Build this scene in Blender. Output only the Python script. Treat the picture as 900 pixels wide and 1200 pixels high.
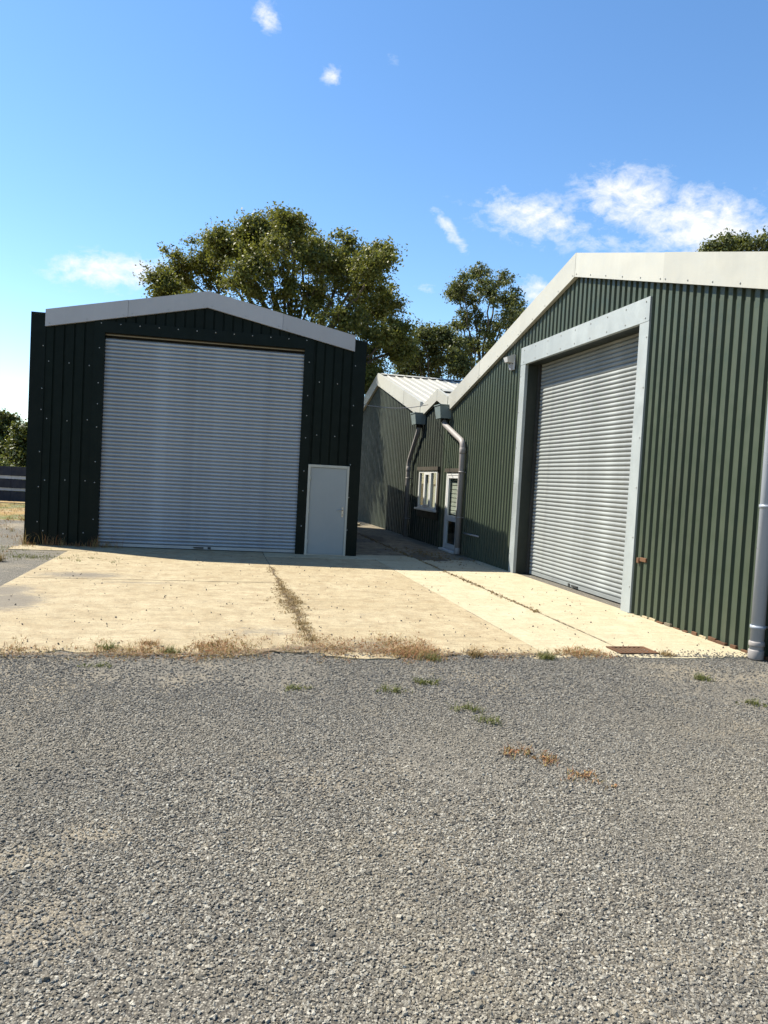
import bpy, bmesh, math, random
import numpy as np
from mathutils import Vector, Matrix
R = math.radians
for o in list(bpy.data.objects): bpy.data.objects.remove(o)
sc = bpy.context.scene
COL = sc.collection

# ------------------------------------------------------------------ camera
F_PX, PITCH, ROLL, CAM_H = 859.7, -0.0424, 0.0541, 1.775
def cam_axes():
    fw = Vector((0, math.cos(PITCH), math.sin(PITCH))); up0 = Vector((0, -math.sin(PITCH), math.cos(PITCH)))
    rt0 = Vector((1, 0, 0))
    rt = rt0*math.cos(ROLL) + up0*math.sin(ROLL); up = up0*math.cos(ROLL) - rt0*math.sin(ROLL)
    return fw, rt, up
FW, RT, UP = cam_axes()
cd = bpy.data.cameras.new('camera'); cam = bpy.data.objects.new('camera', cd); COL.objects.link(cam)
cd.sensor_fit = 'HORIZONTAL'; cd.sensor_width = 36; cd.lens = F_PX/900*36; cd.clip_end = 5000; cd.clip_start = 0.05
m = Matrix((RT, UP, -FW)).transposed().to_4x4(); m.translation = (0, 0, CAM_H); cam.matrix_world = m
sc.camera = cam
def pixdir(px, py):
    return (FW*F_PX + RT*(px-450) - UP*(py-600)).normalized()

# ------------------------------------------------------------------ light
SHADOW = Vector((.787, -.27, -1.0))
SUN_DIR = -SHADOW.normalized()
ELEV = math.asin(SUN_DIR.z); AZ = math.atan2(SUN_DIR.x, SUN_DIR.y)
sl = bpy.data.lights.new('sun', 'SUN'); so = bpy.data.objects.new('sun', sl); COL.objects.link(so)
sl.energy = 5.0; sl.angle = R(.53); sl.color = (1, .93, .80)
so.rotation_euler = SUN_DIR.to_track_quat('Z', 'Y').to_euler(); so.location = (-20, 10, 30)
sc.view_settings.view_transform = 'Standard'; sc.view_settings.look = 'None'
sc.view_settings.exposure = 1.2; sc.view_settings.gamma = 1; sc.view_settings.use_curve_mapping = False
sc.render.engine = 'CYCLES'; sc.cycles.max_bounces = 6; sc.cycles.diffuse_bounces = 3; sc.cycles.glossy_bounces = 3; sc.cycles.transparent_max_bounces = 8

wd = bpy.data.worlds.new('World'); sc.world = wd; wd.use_nodes = True
wt = wd.node_tree; WN = wt.nodes; WL = wt.links
for n in list(WN): WN.remove(n)
def wn(t, **k):
    n = WN.new(t)
    for a, b in k.items(): setattr(n, a, b)
    return n
sky = wn('ShaderNodeTexSky', sky_type='NISHITA', sun_disc=False)
sky.sun_elevation = ELEV; sky.sun_rotation = AZ % (2*math.pi)
sky.altitude = 0; sky.air_density = 1.0; sky.dust_density = .1; sky.ozone_density = 2.2
geo = wn('ShaderNodeNewGeometry'); tc = wn('ShaderNodeTexCoord')
def wmath(op, a, b=None, c=None, clamp=False):
    n = wn('ShaderNodeMath', operation=op, use_clamp=clamp)
    for i, v in enumerate((a, b, c)):
        if v is None: continue
        if isinstance(v, (int, float)): n.inputs[i].default_value = v
        else: WL.new(v, n.inputs[i])
    return n.outputs[0]
def wdot(v):
    n = wn('ShaderNodeVectorMath', operation='DOT_PRODUCT'); WL.new(tc.outputs['Generated'], n.inputs[0]); n.inputs[1].default_value = v
    return n.outputs['Value']
# wisps of high cloud, each an elongated patch of sky (centre direction, long axis, size)
def wisp(px, py, qx, qy, w, gain):
    a = pixdir(px, py); b = pixdir(qx, qy); c = (a+b).normalized(); e1 = (b-a); s1 = max(e1.length*.5, .004)
    e1 = e1.normalized(); e2 = c.cross(e1).normalized(); s2 = w/F_PX
    mp_ = wn('ShaderNodeMapping'); mp_.vector_type = 'TEXTURE'; mp_.inputs['Location'].default_value = c
    mp_.inputs['Rotation'].default_value = Matrix((e1, e2, e1.cross(e2))).transposed().to_euler(); mp_.inputs['Scale'].default_value = (s1*1.35, s2*1.35, .35)
    WL.new(tc.outputs['Generated'], mp_.inputs['Vector']); ln = wn('ShaderNodeVectorMath', operation='LENGTH'); WL.new(mp_.outputs[0], ln.inputs[0])
    return wmath('MULTIPLY', wmath('SUBTRACT', 1.25, ln.outputs['Value'], clamp=True), gain*1.25)
wisps = [(296, 10, 328, 30, 13, 1.0), (378, 80, 397, 100, 11, .95), (550, 238, 705, 272, 27, .95), (670, 225, 800, 240, 32, 1.1), (740, 250, 905, 280, 36, 1.2),
         (600, 285, 860, 290, 14, .7), (890, 232, 990, 240, 24, .85), (50, 312, 205, 322, 19, 1.15), (504, 240, 552, 302, 8, .95), (482, 337, 515, 338, 7, .7), (608, 330, 645, 352, 18, .95),
         (445, 64, 474, 70, 7, .45), (1000, 200, 1250, 230, 30, .9)]
tot = None
for w_ in wisps:
    g = wisp(*w_); tot = g if tot is None else wmath('MAXIMUM', tot, g)
mp = wn('ShaderNodeMapping'); WL.new(tc.outputs['Generated'], mp.inputs['Vector']); mp.inputs['Scale'].default_value = (1, 1, 1.7); mp.inputs['Rotation'].default_value = (.2, .35, 0)
nz = wn('ShaderNodeTexNoise'); nz.inputs['Scale'].default_value = 24; nz.inputs['Detail'].default_value = 10; nz.inputs['Roughness'].default_value = .74; nz.inputs['Distortion'].default_value = .5
WL.new(mp.outputs[0], nz.inputs['Vector'])
nz2 = wn('ShaderNodeTexNoise'); nz2.inputs['Scale'].default_value = 62; nz2.inputs['Detail'].default_value = 7; nz2.inputs['Roughness'].default_value = .62; nz2.inputs['Distortion'].default_value = .3
mp2 = wn('ShaderNodeMapping'); WL.new(tc.outputs['Generated'], mp2.inputs['Vector']); mp2.inputs['Scale'].default_value = (.75, 1, 1.25); mp2.inputs['Rotation'].default_value = (0, -.5, 0); WL.new(mp2.outputs[0], nz2.inputs['Vector'])
cl = wmath('ADD', wmath('MULTIPLY', nz.outputs['Fac'], .55), wmath('MULTIPLY', nz2.outputs['Fac'], .55))
cl = wmath('MULTIPLY', wmath('SUBTRACT', wmath('ADD', wmath('MULTIPLY', tot, .30), cl), .74), 3.4, clamp=True)
cl = wmath('MULTIPLY', cl, wmath('MULTIPLY', tot, .9, clamp=True))
mixc = wn('ShaderNodeMix', data_type='RGBA'); mixc.inputs['B'].default_value = (4.7, 4.8, 4.95, 1)
WL.new(cl, mixc.inputs['Factor']); 
hsv = wn('ShaderNodeHueSaturation'); hsv.inputs['Saturation'].default_value = 1.17; hsv.inputs['Value'].default_value = 1.0
WL.new(sky.outputs[0], hsv.inputs['Color']); WL.new(hsv.outputs[0], mixc.inputs['A'])
bg = wn('ShaderNodeBackground'); bg.inputs['Strength'].default_value = .098; wo = wn('ShaderNodeOutputWorld')
WL.new(mixc.outputs['Result'], bg.inputs['Color']); WL.new(bg.outputs[0], wo.inputs['Surface'])

# ------------------------------------------------------------------ material helper
class NT:
    def __init__(s, name):
        s.m = bpy.data.materials.new(name); s.m.use_nodes = True; s.t = s.m.node_tree; s.n = s.t.nodes; s.l = s.t.links
        s.b = s.n['Principled BSDF']; s.tc = s.n.new('ShaderNodeTexCoord'); s.out = s.n['Material Output']
    def set(s, sock, v):
        if hasattr(v, 'is_output'): s.l.new(v, sock)
        else:
            if isinstance(v, (tuple, list)) and len(v) == 3 and sock.type == 'RGBA': v = (*v, 1)
            sock.default_value = v
    def vec(s, scale=(1, 1, 1), rot=(0, 0, 0), src='Object'):
        mp = s.n.new('ShaderNodeMapping'); s.l.new(s.tc.outputs[src], mp.inputs['Vector'])
        mp.inputs['Scale'].default_value = scale; mp.inputs['Rotation'].default_value = rot; return mp.outputs[0]
    def noise(s, scale, detail=4, rough=.55, vec=None, dist=0):
        n = s.n.new('ShaderNodeTexNoise'); n.inputs['Scale'].default_value = scale; n.inputs['Detail'].default_value = detail
        n.inputs['Roughness'].default_value = rough; n.inputs['Distortion'].default_value = dist
        s.l.new(vec if vec is not None else s.tc.outputs['Object'], n.inputs['Vector']); return n.outputs['Fac']
    def vor(s, scale, vec=None, out='Distance', feature='F1', rnd=1):
        n = s.n.new('ShaderNodeTexVoronoi'); n.feature = feature; n.inputs['Scale'].default_value = scale; n.inputs['Randomness'].default_value = rnd
        s.l.new(vec if vec is not None else s.tc.outputs['Object'], n.inputs['Vector']); return n.outputs[out]
    def ramp(s, fac, *stops):
        n = s.n.new('ShaderNodeValToRGB'); e = n.color_ramp.elements
        while len(e) > 1: e.remove(e[-1])
        for i, (p, c) in enumerate(stops):
            x = e[0] if i == 0 else e.new(p)
            x.position = p; x.color = (c, c, c, 1) if isinstance(c, (int, float)) else (*c, 1)
        s.set(n.inputs[0], fac); return n.outputs[0]
    def mix(s, fac, a, b, mode='MIX'):
        n = s.n.new('ShaderNodeMix'); n.data_type = 'RGBA'; n.blend_type = mode
        s.set(n.inputs['Factor'], fac); s.set(n.inputs['A'], a); s.set(n.inputs['B'], b); return n.outputs['Result']
    def math(s, op, a, b=0., clamp=False):
        n = s.n.new('ShaderNodeMath'); n.operation = op; n.use_clamp = clamp; s.set(n.inputs[0], a); s.set(n.inputs[1], b); return n.outputs[0]
    def bump(s, h, strength=.3, dist=.01):
        n = s.n.new('ShaderNodeBump'); n.inputs['Strength'].default_value = strength; n.inputs['Distance'].default_value = dist
        s.l.new(h, n.inputs['Height']); s.l.new(n.outputs[0], s.b.inputs['Normal'])
    def p(s, **k):
        for a, v in k.items(): s.set(s.b.inputs[{'col': 'Base Color', 'rough': 'Roughness', 'metal': 'Metallic', 'spec': 'Specular IOR Level', 'coat': 'Coat Weight'}.get(a, a)], v)
        return s.m
SHADE = ('dark green coated steel', 'dark green flashing', 'light grey coated steel', 'grey painted steel door', 'off-white door frame', 'blue black stained board')
def painted(name, col, var=.18, rough=.45, metal=0, streak=.25, dirt=(.12, .10, .07), dirt_amt=.18, spec=.4):
    if name not in SHADE: col = tuple(x*.74 for x in col); dirt = tuple(x*.74 for x in dirt)
    t = NT(name)
    st = t.noise(1.6, 6, .6, t.vec((9, 9, .35)))               # vertical run-off streaks
    bl = t.noise(.9, 5, .6)
    fi = t.noise(60, 3, .6)
    c = t.mix(t.ramp(bl, (.3, 0), (.75, 1)), tuple(x*(1-var) for x in col), tuple(x*(1+var) for x in col))
    c = t.mix(t.math('MULTIPLY', t.ramp(st, (.52, 0), (.78, 1)), streak), c, tuple(min(1, x*1.35+.01) for x in col))
    c = t.mix(t.math('MULTIPLY', t.ramp(t.noise(2.3, 8, .68, t.vec((1.5, 1.5, .8))), (.5, 0), (.72, 1)), dirt_amt), c, dirt)
    oi = t.n.new('ShaderNodeObjectInfo'); c = t.mix(1.0, c, t.ramp(oi.outputs['Random'], (0, .86), (1, 1.0)), 'MULTIPLY')
    t.bump(t.math('ADD', t.math('MULTIPLY', bl, 6.), fi), .25, .004)
    return t.p(col=c, rough=t.ramp(t.noise(5, 4), (.3, max(.05, rough-.1)), (.7, min(1, rough+.12))), metal=metal, spec=spec)
M = {}
M['wh_green'] = painted('olive green coated steel', (.054, .073, .045), .08, .5, 0, .14, (.16, .15, .10), .13)
M['far_green'] = painted('weathered shade-darkened green steel', (.036, .048, .031), .25, .65, 0, .5, (.012, .015, .012), .8)  # weathered streaky green, base darkened further to deepen the alley shade
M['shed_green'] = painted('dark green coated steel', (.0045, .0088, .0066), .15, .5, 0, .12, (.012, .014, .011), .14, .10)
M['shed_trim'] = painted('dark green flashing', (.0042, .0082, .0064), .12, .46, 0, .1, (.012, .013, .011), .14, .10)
M['reveal'] = painted('dark green grey reveal', (.022, .03, .024), .15, .6, 0, .2)
M['cream'] = painted('off-white coated steel', (.52, .515, .455), .05, .5, 0, .12, (.30, .29, .24), .16)
M['roof'] = painted('weathered off-white roof', (.50, .485, .42), .08, .6, 0, .2, (.24, .25, .19), .28)
M['greyfas'] = painted('light grey coated steel', (.36, .355, .36), .05, .45, 0, .12, (.30, .30, .30), .15)
M['white'] = painted('white plastic', (.74, .75, .74), .05, .4, 0, .15, (.42, .42, .34), .15)
M['pipe'] = painted('pale grey plastic pipe', (.43, .47, .53), .05, .35, 0, .15, (.35, .35, .36), .2)
M['pipe_old'] = painted('weathered grey plastic pipe', (.36, .335, .32), .1, .5, 0, .3, (.22, .19, .16), .4)
M['door'] = painted('grey painted steel door', (.255, .28, .285), .05, .45, 0, .08, (.22, .24, .24), .14)
M['doorframe'] = painted('off-white door frame', (.42, .42, .37), .06, .45, 0, .1)
M['screw'] = painted('pale fixing heads', (.45, .46, .44), .1, .5)
M['dark'] = painted('shadow grey steel', (.03, .032, .03), .2, .7)
M['brown_trim'] = painted('weathered brown board', (.06, .05, .035), .25, .75, 0, .3)
M['rust'] = painted('rusty iron', (.17, .085, .042), .4, .85, .2, .3, (.05, .03, .02), .5)
M['steel'] = painted('satin steel', (.55, .52, .47), .1, .35, .8)
M['hopper'] = painted('blue grey hopper', (.22, .28, .28), .12, .5, 0, .2)
M['black_board'] = painted('blue black stained board', (.012, .015, .028), .3, .7, 0, .3)
M['pale_board'] = painted('pale grey board', (.55, .57, .62), .1, .7)
def galv(name, col, metal, rough, spangle=.25):
    t = NT(name)
    sp = t.vor(55, t.vec((1, 1, 1)), out='Color'); bl = t.noise(1.3, 6, .65, t.vec((1, 1, .6)), .6)
    hue = t.n.new('ShaderNodeRGBToBW'); t.l.new(sp, hue.inputs[0])
    c = t.mix(t.ramp(bl, (.32, 0), (.7, 1)), tuple(x*.78 for x in col), tuple(min(1, x*1.12) for x in col))
    c = t.mix(t.math('MULTIPLY', hue.outputs[0], spangle), c, tuple(x*.7 for x in col))
    c = t.mix(t.math('MULTIPLY', t.ramp(t.noise(3.1, 7, .7), (.56, 0), (.7, 1)), .25), c, (.30, .30, .27))
    t.bump(bl, .35, .01)
    return t.p(col=c, metal=metal, rough=t.ramp(bl, (.3, rough-.07), (.7, rough+.1)))
M['galv'] = galv('galvanised frame', (.30, .33, .33), .15, .55)
M['slat'] = galv('galvanised shutter slats', (.215, .232, .23), .05, .5, .12)
M['slat_shed'] = galv('grey blue shutter slats', (.31, .34, .37), .35, .36, .12)
def glass():
    t = NT('window glass'); t.p(col=(.9, .95, .93), rough=.03)
    t.b.inputs['Transmission Weight'].default_value = 0.0
    g = t.n.new('ShaderNodeBsdfGlossy'); g.inputs['Roughness'].default_value = .02
    tr = t.n.new('ShaderNodeBsdfTransparent'); tr.inputs['Color'].default_value = (.93, .96, .94, 1)
    mx = t.n.new('ShaderNodeMixShader'); lw = t.n.new('ShaderNodeLayerWeight'); lw.inputs['Blend'].default_value = .5
    pw = t.math('ADD', t.math('MULTIPLY', t.math('POWER', lw.outputs['Facing'], 4.), .6), .05)
    t.l.new(pw, mx.inputs[0]); t.l.new(tr.outputs[0], mx.inputs[1]); t.l.new(g.outputs[0], mx.inputs[2]); t.l.new(mx.outputs[0], t.out.inputs['Surface'])
    return t.m
M['glass'] = glass()
M['blind'] = painted('pale blind', (.60, .60, .54), .1, .7)
STAINS = [(5.3, 8.2, .55, 1.1, .75), (4.6, 7.2, .25, 1.5, .5), (2.8, 8.7, 1.0, .75, .9), (3.6, 8.9, .9, .6, .8), (3.0, 6.0, .3, 1.2, .35), (1.1, 5.6, .5, 1.0, .5), (6.6, 3.6, .2, 1.3, .3), (2.2, 4.1, .35, .9, .35), (.5, 4.4, .4, .8, .55), (7.6, .8, .5, .5, .3), (12.2, .9, 1.2, .5, .6), (16.5, 1.0, 2, .6, .5)]
def concrete(name, base, dark, pale, speck=.5, stain=.35):
    t = NT(name)
    big = t.noise(.8, 6, .62); mid = t.noise(3.5, 8, .68); fine = t.noise(95, 4, .7)
    broom = t.noise(3.0, 6, .65, t.vec((20, .8, 1))); broom2 = t.noise(2.0, 5, .7, t.vec((5, .5, 1)))
    c = t.mix(t.ramp(big, (.36, 0), (.66, 1)), base, pale)
    c = t.mix(t.math('MULTIPLY', t.ramp(mid, (.44, 0), (.66, 1)), min(1, stain*1.7)), c, dark)
    c = t.mix(t.math('MULTIPLY', t.ramp(t.noise(5.5, 9, .85), (.50, 0), (.60, 1)), speck*.75), c, tuple(x*.55 for x in base))
    c = t.mix(t.math('MULTIPLY', t.ramp(broom, (.46, 0), (.70, 1)), .5), c, tuple(x*.66 for x in base))
    c = t.mix(t.math('MULTIPLY', t.ramp(broom2, (.5, 0), (.68, 1)), stain*1.2), c, tuple(x*.6 for x in base))
    agc = t.vor(85, out='Color'); bw = t.n.new('ShaderNodeRGBToBW'); t.l.new(agc, bw.inputs[0])
    c = t.mix(t.math('MULTIPLY', t.ramp(bw.outputs[0], (.62, 0), (.75, 1)), speck*.6), c, (.15, .12, .085))
    c = t.mix(t.math('MULTIPLY', t.ramp(t.noise(15, 8, .8, t.vec((1.6, 1, 1))), (.55, 0), (.62, 1)), speck*1.1), c, (.15, .115, .07))
    c = t.mix(t.math('MULTIPLY', t.ramp(t.noise(7, 7, .75, t.vec((2.5, .8, 1), (0, 0, .05))), (.53, 0), (.66, 1)), stain), c, dark)
    # dust and tyre-blackened patches, each with its own place on the slabs
    tot = None
    for (u, o, ru, ro, g) in STAINS:
        mp = t.n.new('ShaderNodeMapping'); mp.vector_type = 'TEXTURE'; mp.inputs['Location'].default_value = (u, o, 0); mp.inputs['Scale'].default_value = (ru, ro, 1); t.l.new(t.tc.outputs['Object'], mp.inputs['Vector'])
        ln = t.n.new('ShaderNodeVectorMath'); ln.operation = 'LENGTH'; t.l.new(mp.outputs[0], ln.inputs[0])
        v = t.math('MULTIPLY', t.math('SUBTRACT', 1.15, ln.outputs['Value'], True), g); tot = v if tot is None else t.math('MAXIMUM', tot, v)
    sm = t.math('MULTIPLY', t.ramp(t.math('ADD', t.math('MULTIPLY', tot, .44), t.noise(4.2, 10, .9, t.vec((3.6, 1.0, 1)))), (.66, 0), (.78, 1)), .85)
    c = t.mix(sm, c, t.mix(t.noise(60, 3), (.10, .09, .075), (.19, .17, .14)))
    t.bump(t.math('ADD', t.math('MULTIPLY', mid, 2.), t.math('ADD', fine, t.math('MULTIPLY', bw.outputs[0], .6))), .6, .008)
    return t.p(col=c, rough=.9, spec=.2)
M['conc'] = concrete('cream worn concrete', (.37, .305, .19), (.25, .185, .105), (.43, .365, .24), .55, .42)
M['conc_pale'] = concrete('pale smooth concrete', (.42, .365, .245), (.33, .27, .17), (.47, .42, .295), .3, .28)
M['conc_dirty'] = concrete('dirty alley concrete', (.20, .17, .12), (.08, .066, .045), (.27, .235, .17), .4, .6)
SAND = [(-1.51, 3.22, 0.22, 0.2), (-1.32, 3.49, 0.24, 0.14), (-1.29, 2.74, 0.35, 0.19)]
def gravel_ground():
    t = NT('gravel yard surface'); P = t.tc.outputs['Object']
    big = t.noise(.42, 6, .6); mid = t.noise(2.2, 7, .65)
    cell = t.vor(105, out='Color'); bw = t.n.new('ShaderNodeRGBToBW'); t.l.new(cell, bw.inputs[0]); d = t.vor(105)
    c = t.ramp(bw.outputs[0], (.1, (.11, .10, .085)), (.5, (.22, .205, .17)), (.9, (.38, .35, .29)))
    c = t.mix(t.ramp(d, (.25, 0), (.55, .75)), c, (.04, .036, .03))
    sand = t.mix(t.noise(45, 4, .7), (.22, .185, .13), (.33, .28, .20))
    # trampled sandy patches
    s = t.ramp(t.math('ADD', t.math('MULTIPLY', big, .7), t.math('MULTIPLY', mid, .35)), (.54, 0), (.72, .8))
    tot = None
    for (x_, y_, rx, ry) in SAND:
        mp = t.n.new('ShaderNodeMapping'); mp.vector_type = 'TEXTURE'; mp.inputs['Location'].default_value = (x_, y_, 0); mp.inputs['Scale'].default_value = (rx, ry, 1); t.l.new(P, mp.inputs['Vector'])
        ln = t.n.new('ShaderNodeVectorMath'); ln.operation = 'LENGTH'; t.l.new(mp.outputs[0], ln.inputs[0])
        v = t.math('SUBTRACT', 1.3, ln.outputs['Value'], True); tot = v if tot is None else t.math('MAXIMUM', tot, v)
    s2_ = t.ramp(t.math('ADD', t.math('MULTIPLY', tot, .5), t.noise(5, 7, .7)), (.62, 0), (1.0, .45))
    c = t.mix(t.math('MAXIMUM', s, s2_), c, sand)
    t.bump(t.math('ADD', t.math('MULTIPLY', d, -1.), t.math('MULTIPLY', mid, .4)), .6, .008)
    return t.p(col=c, rough=.95, spec=.15)
M['gravel'] = gravel_ground()
def field():
    t = NT('dry grass and earth'); a = t.noise(.35, 8, .7); b = t.noise(3, 8, .75); c3 = t.noise(.8, 6, .6)
    c = t.mix(t.ramp(a, (.42, 0), (.6, 1)), (.30, .20, .09), (.10, .12, .035))
    c = t.mix(t.ramp(b, (.45, 0), (.65, .8)), c, (.26, .24, .18))
    c = t.mix(t.ramp(c3, (.5, 0), (.6, .5)), c, (.30, .17, .06))
    t.bump(b, .8, .05)
    return t.p(col=c, rough=.95, spec=.1)
M['field'] = field()
def stone_mat(name, lo, mid, hi):
    t = NT(name); oi = t.n.new('ShaderNodeObjectInfo')
    c = t.ramp(oi.outputs['Random'], (0, lo), (.25, tuple(x*1.1 for x in lo)), (.55, mid), (.9, hi), (1, tuple(x*1.2 for x in hi)))
    c = t.mix(t.ramp(t.math('FRACT', t.math('MULTIPLY', oi.outputs['Random'], 37.)), (.7, 0), (.95, .6)), c, (.29, .245, .175))
    pn = t.noise(.55, 5, .6, oi.outputs['Location']); c = t.mix(t.ramp(pn, (.48, 0), (.66, .5)), c, (.31, .27, .195))
    c = t.mix(t.ramp(t.noise(.9, 3, .5, oi.outputs['Location']), (.52, 0), (.68, .45)), c, (.13, .124, .11))
    sx = t.n.new('ShaderNodeSeparateXYZ'); t.l.new(oi.outputs['Location'], sx.inputs[0]); c = t.mix(t.ramp(t.math('ADD', t.math('MULTIPLY', sx.outputs['Y'], .1), t.math('MULTIPLY', t.noise(1.1, 4, .6, oi.outputs['Location']), .2)), (.48, 0), (.74, .5)), c, (.115, .113, .108))   # fresher dark chippings towards the apron
    t.bump(t.noise(2.5, 4, .7), .5, .3)
    return t.p(col=c, rough=.88, spec=.25)
M['stone'] = stone_mat('grey limestone chippings', (.105, .098, .083), (.238, .223, .186), (.40, .374, .312))
M['grit'] = stone_mat('dark grit', (.04, .035, .03), (.10, .085, .065), (.2, .17, .13))
def leaf(name, stops, trans=.35, rough=.5):
    t = NT(name); g = t.n.new('ShaderNodeNewGeometry')
    nz = t.noise(.55, 3, .6)
    f = t.math('ADD', t.math('MULTIPLY', g.outputs['Random Per Island'], .55), t.math('MULTIPLY', nz, .45))
    c = t.ramp(f, *stops)
    t.p(col=c, rough=rough, spec=.3)
    tl = t.n.new('ShaderNodeBsdfTranslucent'); t.l.new(t.mix(.6, c, (.16, .17, .02)), tl.inputs['Color'])
    mx = t.n.new('ShaderNodeMixShader'); mx.inputs[0].default_value = trans
    t.l.new(t.b.outputs[0], mx.inputs[1]); t.l.new(tl.outputs[0], mx.inputs[2]); t.l.new(mx.outputs[0], t.out.inputs['Surface'])
    return t.m
M['leaf_oak'] = leaf('olive oak leaves', ((.2, (.048, .064, .014)), (.45, (.095, .108, .023)), (.65, (.145, .146, .032)), (.88, (.21, .18, .042))), .4)
M['leaf_dark'] = leaf('grey green leaves', ((.15, (.04, .056, .02)), (.5, (.075, .095, .032)), (.85, (.14, .15, .062))), .35)
M['leaf_hedge'] = leaf('hedge leaves', ((.15, (.03, .04, .012)), (.5, (.06, .08, .02)), (.9, (.13, .15, .04))), .25)
M['leaf_light'] = leaf('light hedge leaves', ((.15, (.06, .08, .02)), (.5, (.10, .13, .03)), (.9, (.17, .2, .06))), .3)
M['dry'] = leaf('dry brown weeds', ((.2, (.18, .07, .035)), (.42, (.29, .13, .06)), (.6, (.34, .215, .10)), (.75, (.22, .20, .07)), (.9, (.38, .29, .15))), .2, .8)
M['green_weed'] = leaf('green weeds', ((.2, (.06, .075, .02)), (.55, (.12, .135, .04)), (.9, (.25, .22, .09))), .3, .6)
M['dark_weed'] = leaf('withered dark weeds', ((.2, (.12, .07, .03)), (.5, (.23, .145, .06)), (.9, (.33, .25, .11))), .15, .8)
def bark():
    t = NT('bark'); n = t.noise(6, 6, .7, t.vec((3, 3, .6))); t.bump(n, .8, .04)
    return t.p(col=t.ramp(n, (.3, (.035, .028, .02)), (.7, (.11, .09, .065))), rough=.9)
M['bark'] = bark()
def soil():
    t = NT('dark dirt'); n = t.noise(9, 7, .7); t.bump(n, .8, .02)
    return t.p(col=t.ramp(n, (.3, (.035, .028, .018)), (.7, (.12, .095, .06))), rough=.95)
M['soil'] = soil()

# ------------------------------------------------------------------ object helpers
def mesh(name, verts, faces, mat, parent=None, smooth=False, loc=None):
    me = bpy.data.meshes.new(name); me.from_pydata([tuple(v) for v in verts], [], faces); me.update()
    if mat: me.materials.append(M[mat] if isinstance(mat, str) else mat)
    if smooth: me.polygons.foreach_set('use_smooth', [True]*len(me.polygons))
    o = bpy.data.objects.new(name, me); COL.objects.link(o); o.parent = parent
    if loc is not None: o.location = loc
    return o
def inst(name, me, parent=None, loc=(0, 0, 0), rot=(0, 0, 0), scale=(1, 1, 1)):
    o = bpy.data.objects.new(name, me); COL.objects.link(o); o.parent = parent; o.location = loc; o.rotation_euler = rot; o.scale = scale; return o
def empty(name, loc=(0, 0, 0), rz=0, parent=None):
    o = bpy.data.objects.new(name, None); COL.objects.link(o); o.location = loc; o.rotation_euler = (0, 0, rz); o.parent = parent; o.empty_display_size = .2; return o
def tag(o, label=None, cat=None, group=None, kind=None):
    for k, v in (('label', label), ('category', cat), ('group', group), ('kind', kind)):
        if v: o[k] = v
    return o
BOXF = [(0, 3, 2, 1), (4, 5, 6, 7), (0, 1, 5, 4), (1, 2, 6, 5), (2, 3, 7, 6), (3, 0, 4, 7)]
def boxv(x0, x1, y0, y1, z0, z1):
    return [(x0, y0, z0), (x1, y0, z0), (x1, y1, z0), (x0, y1, z0), (x0, y0, z1), (x1, y0, z1), (x1, y1, z1), (x0, y1, z1)]
def box(name, x0, x1, y0, y1, z0, z1, mat, parent=None, bevel=0.0):
    x0, x1 = sorted((x0, x1)); y0, y1 = sorted((y0, y1)); z0, z1 = sorted((z0, z1))
    if bevel <= 0: return mesh(name, boxv(x0, x1, y0, y1, z0, z1), BOXF, mat, parent)
    bm = bmesh.new(); vs = [bm.verts.new(v) for v in boxv(x0, x1, y0, y1, z0, z1)]
    for f in BOXF: bm.faces.new([vs[i] for i in f])
    bmesh.ops.bevel(bm, geom=bm.edges[:], offset=bevel, segments=2, profile=.5, affect='EDGES')
    me = bpy.data.meshes.new(name); bm.to_mesh(me); bm.free(); me.materials.append(M[mat])
    o = bpy.data.objects.new(name, me); COL.objects.link(o); o.parent = parent; return o
def slope_box(name, x0, x1, z0, z1, h, y0, y1, mat, parent):
    """box whose bottom edge runs from (x0,z0) to (x1,z1), h high"""
    v = [(x0, y0, z0), (x1, y0, z1), (x1, y1, z1), (x0, y1, z0), (x0, y0, z0+h), (x1, y0, z1+h), (x1, y1, z1+h), (x0, y1, z0+h)]
    return mesh(name, v, BOXF, mat, parent)
def tube_geo(pts, rad, seg=12):
    V, Fc = [], []; pts = [Vector(p) for p in pts]; n = len(pts)
    rad = rad if isinstance(rad, (list, tuple)) else [rad]*n
    prev = None
    for i, p in enumerate(pts):
        d = (pts[min(i+1, n-1)] - pts[max(i-1, 0)]).normalized()
        a = prev - d*prev.dot(d) if prev is not None else d.orthogonal()
        if a.length < 1e-6: a = d.orthogonal()
        a.normalize(); prev = a; b = d.cross(a)
        for k in range(seg):
            t = 2*math.pi*k/seg; V.append(p + (a*math.cos(t) + b*math.sin(t))*rad[i])
    for i in range(n-1):
        for k in range(seg):
            Fc.append((i*seg+k, i*seg+(k+1) % seg, (i+1)*seg+(k+1) % seg, (i+1)*seg+k))
    Fc.append(tuple(range(seg))[::-1]); Fc.append(tuple((n-1)*seg+k for k in range(seg)))
    return V, Fc
def tube(name, pts, rad, mat, parent=None, seg=12):
    V, Fc = tube_geo(pts, rad, seg); return mesh(name, V, Fc, mat, parent, smooth=True)
def prof_strip(prof, zb, zt):
    """vertical sheet from a plan profile [(u,y)], bottom zb(u) and top zt(u)"""
    V = []; Fc = []
    for (u, y) in prof: V += [(u, y, zb(u)), (u, y, zt(u))]
    for i in range(len(prof)-1): Fc.append((2*i, 2*i+2, 2*i+3, 2*i+1))
    return V, Fc
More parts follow.
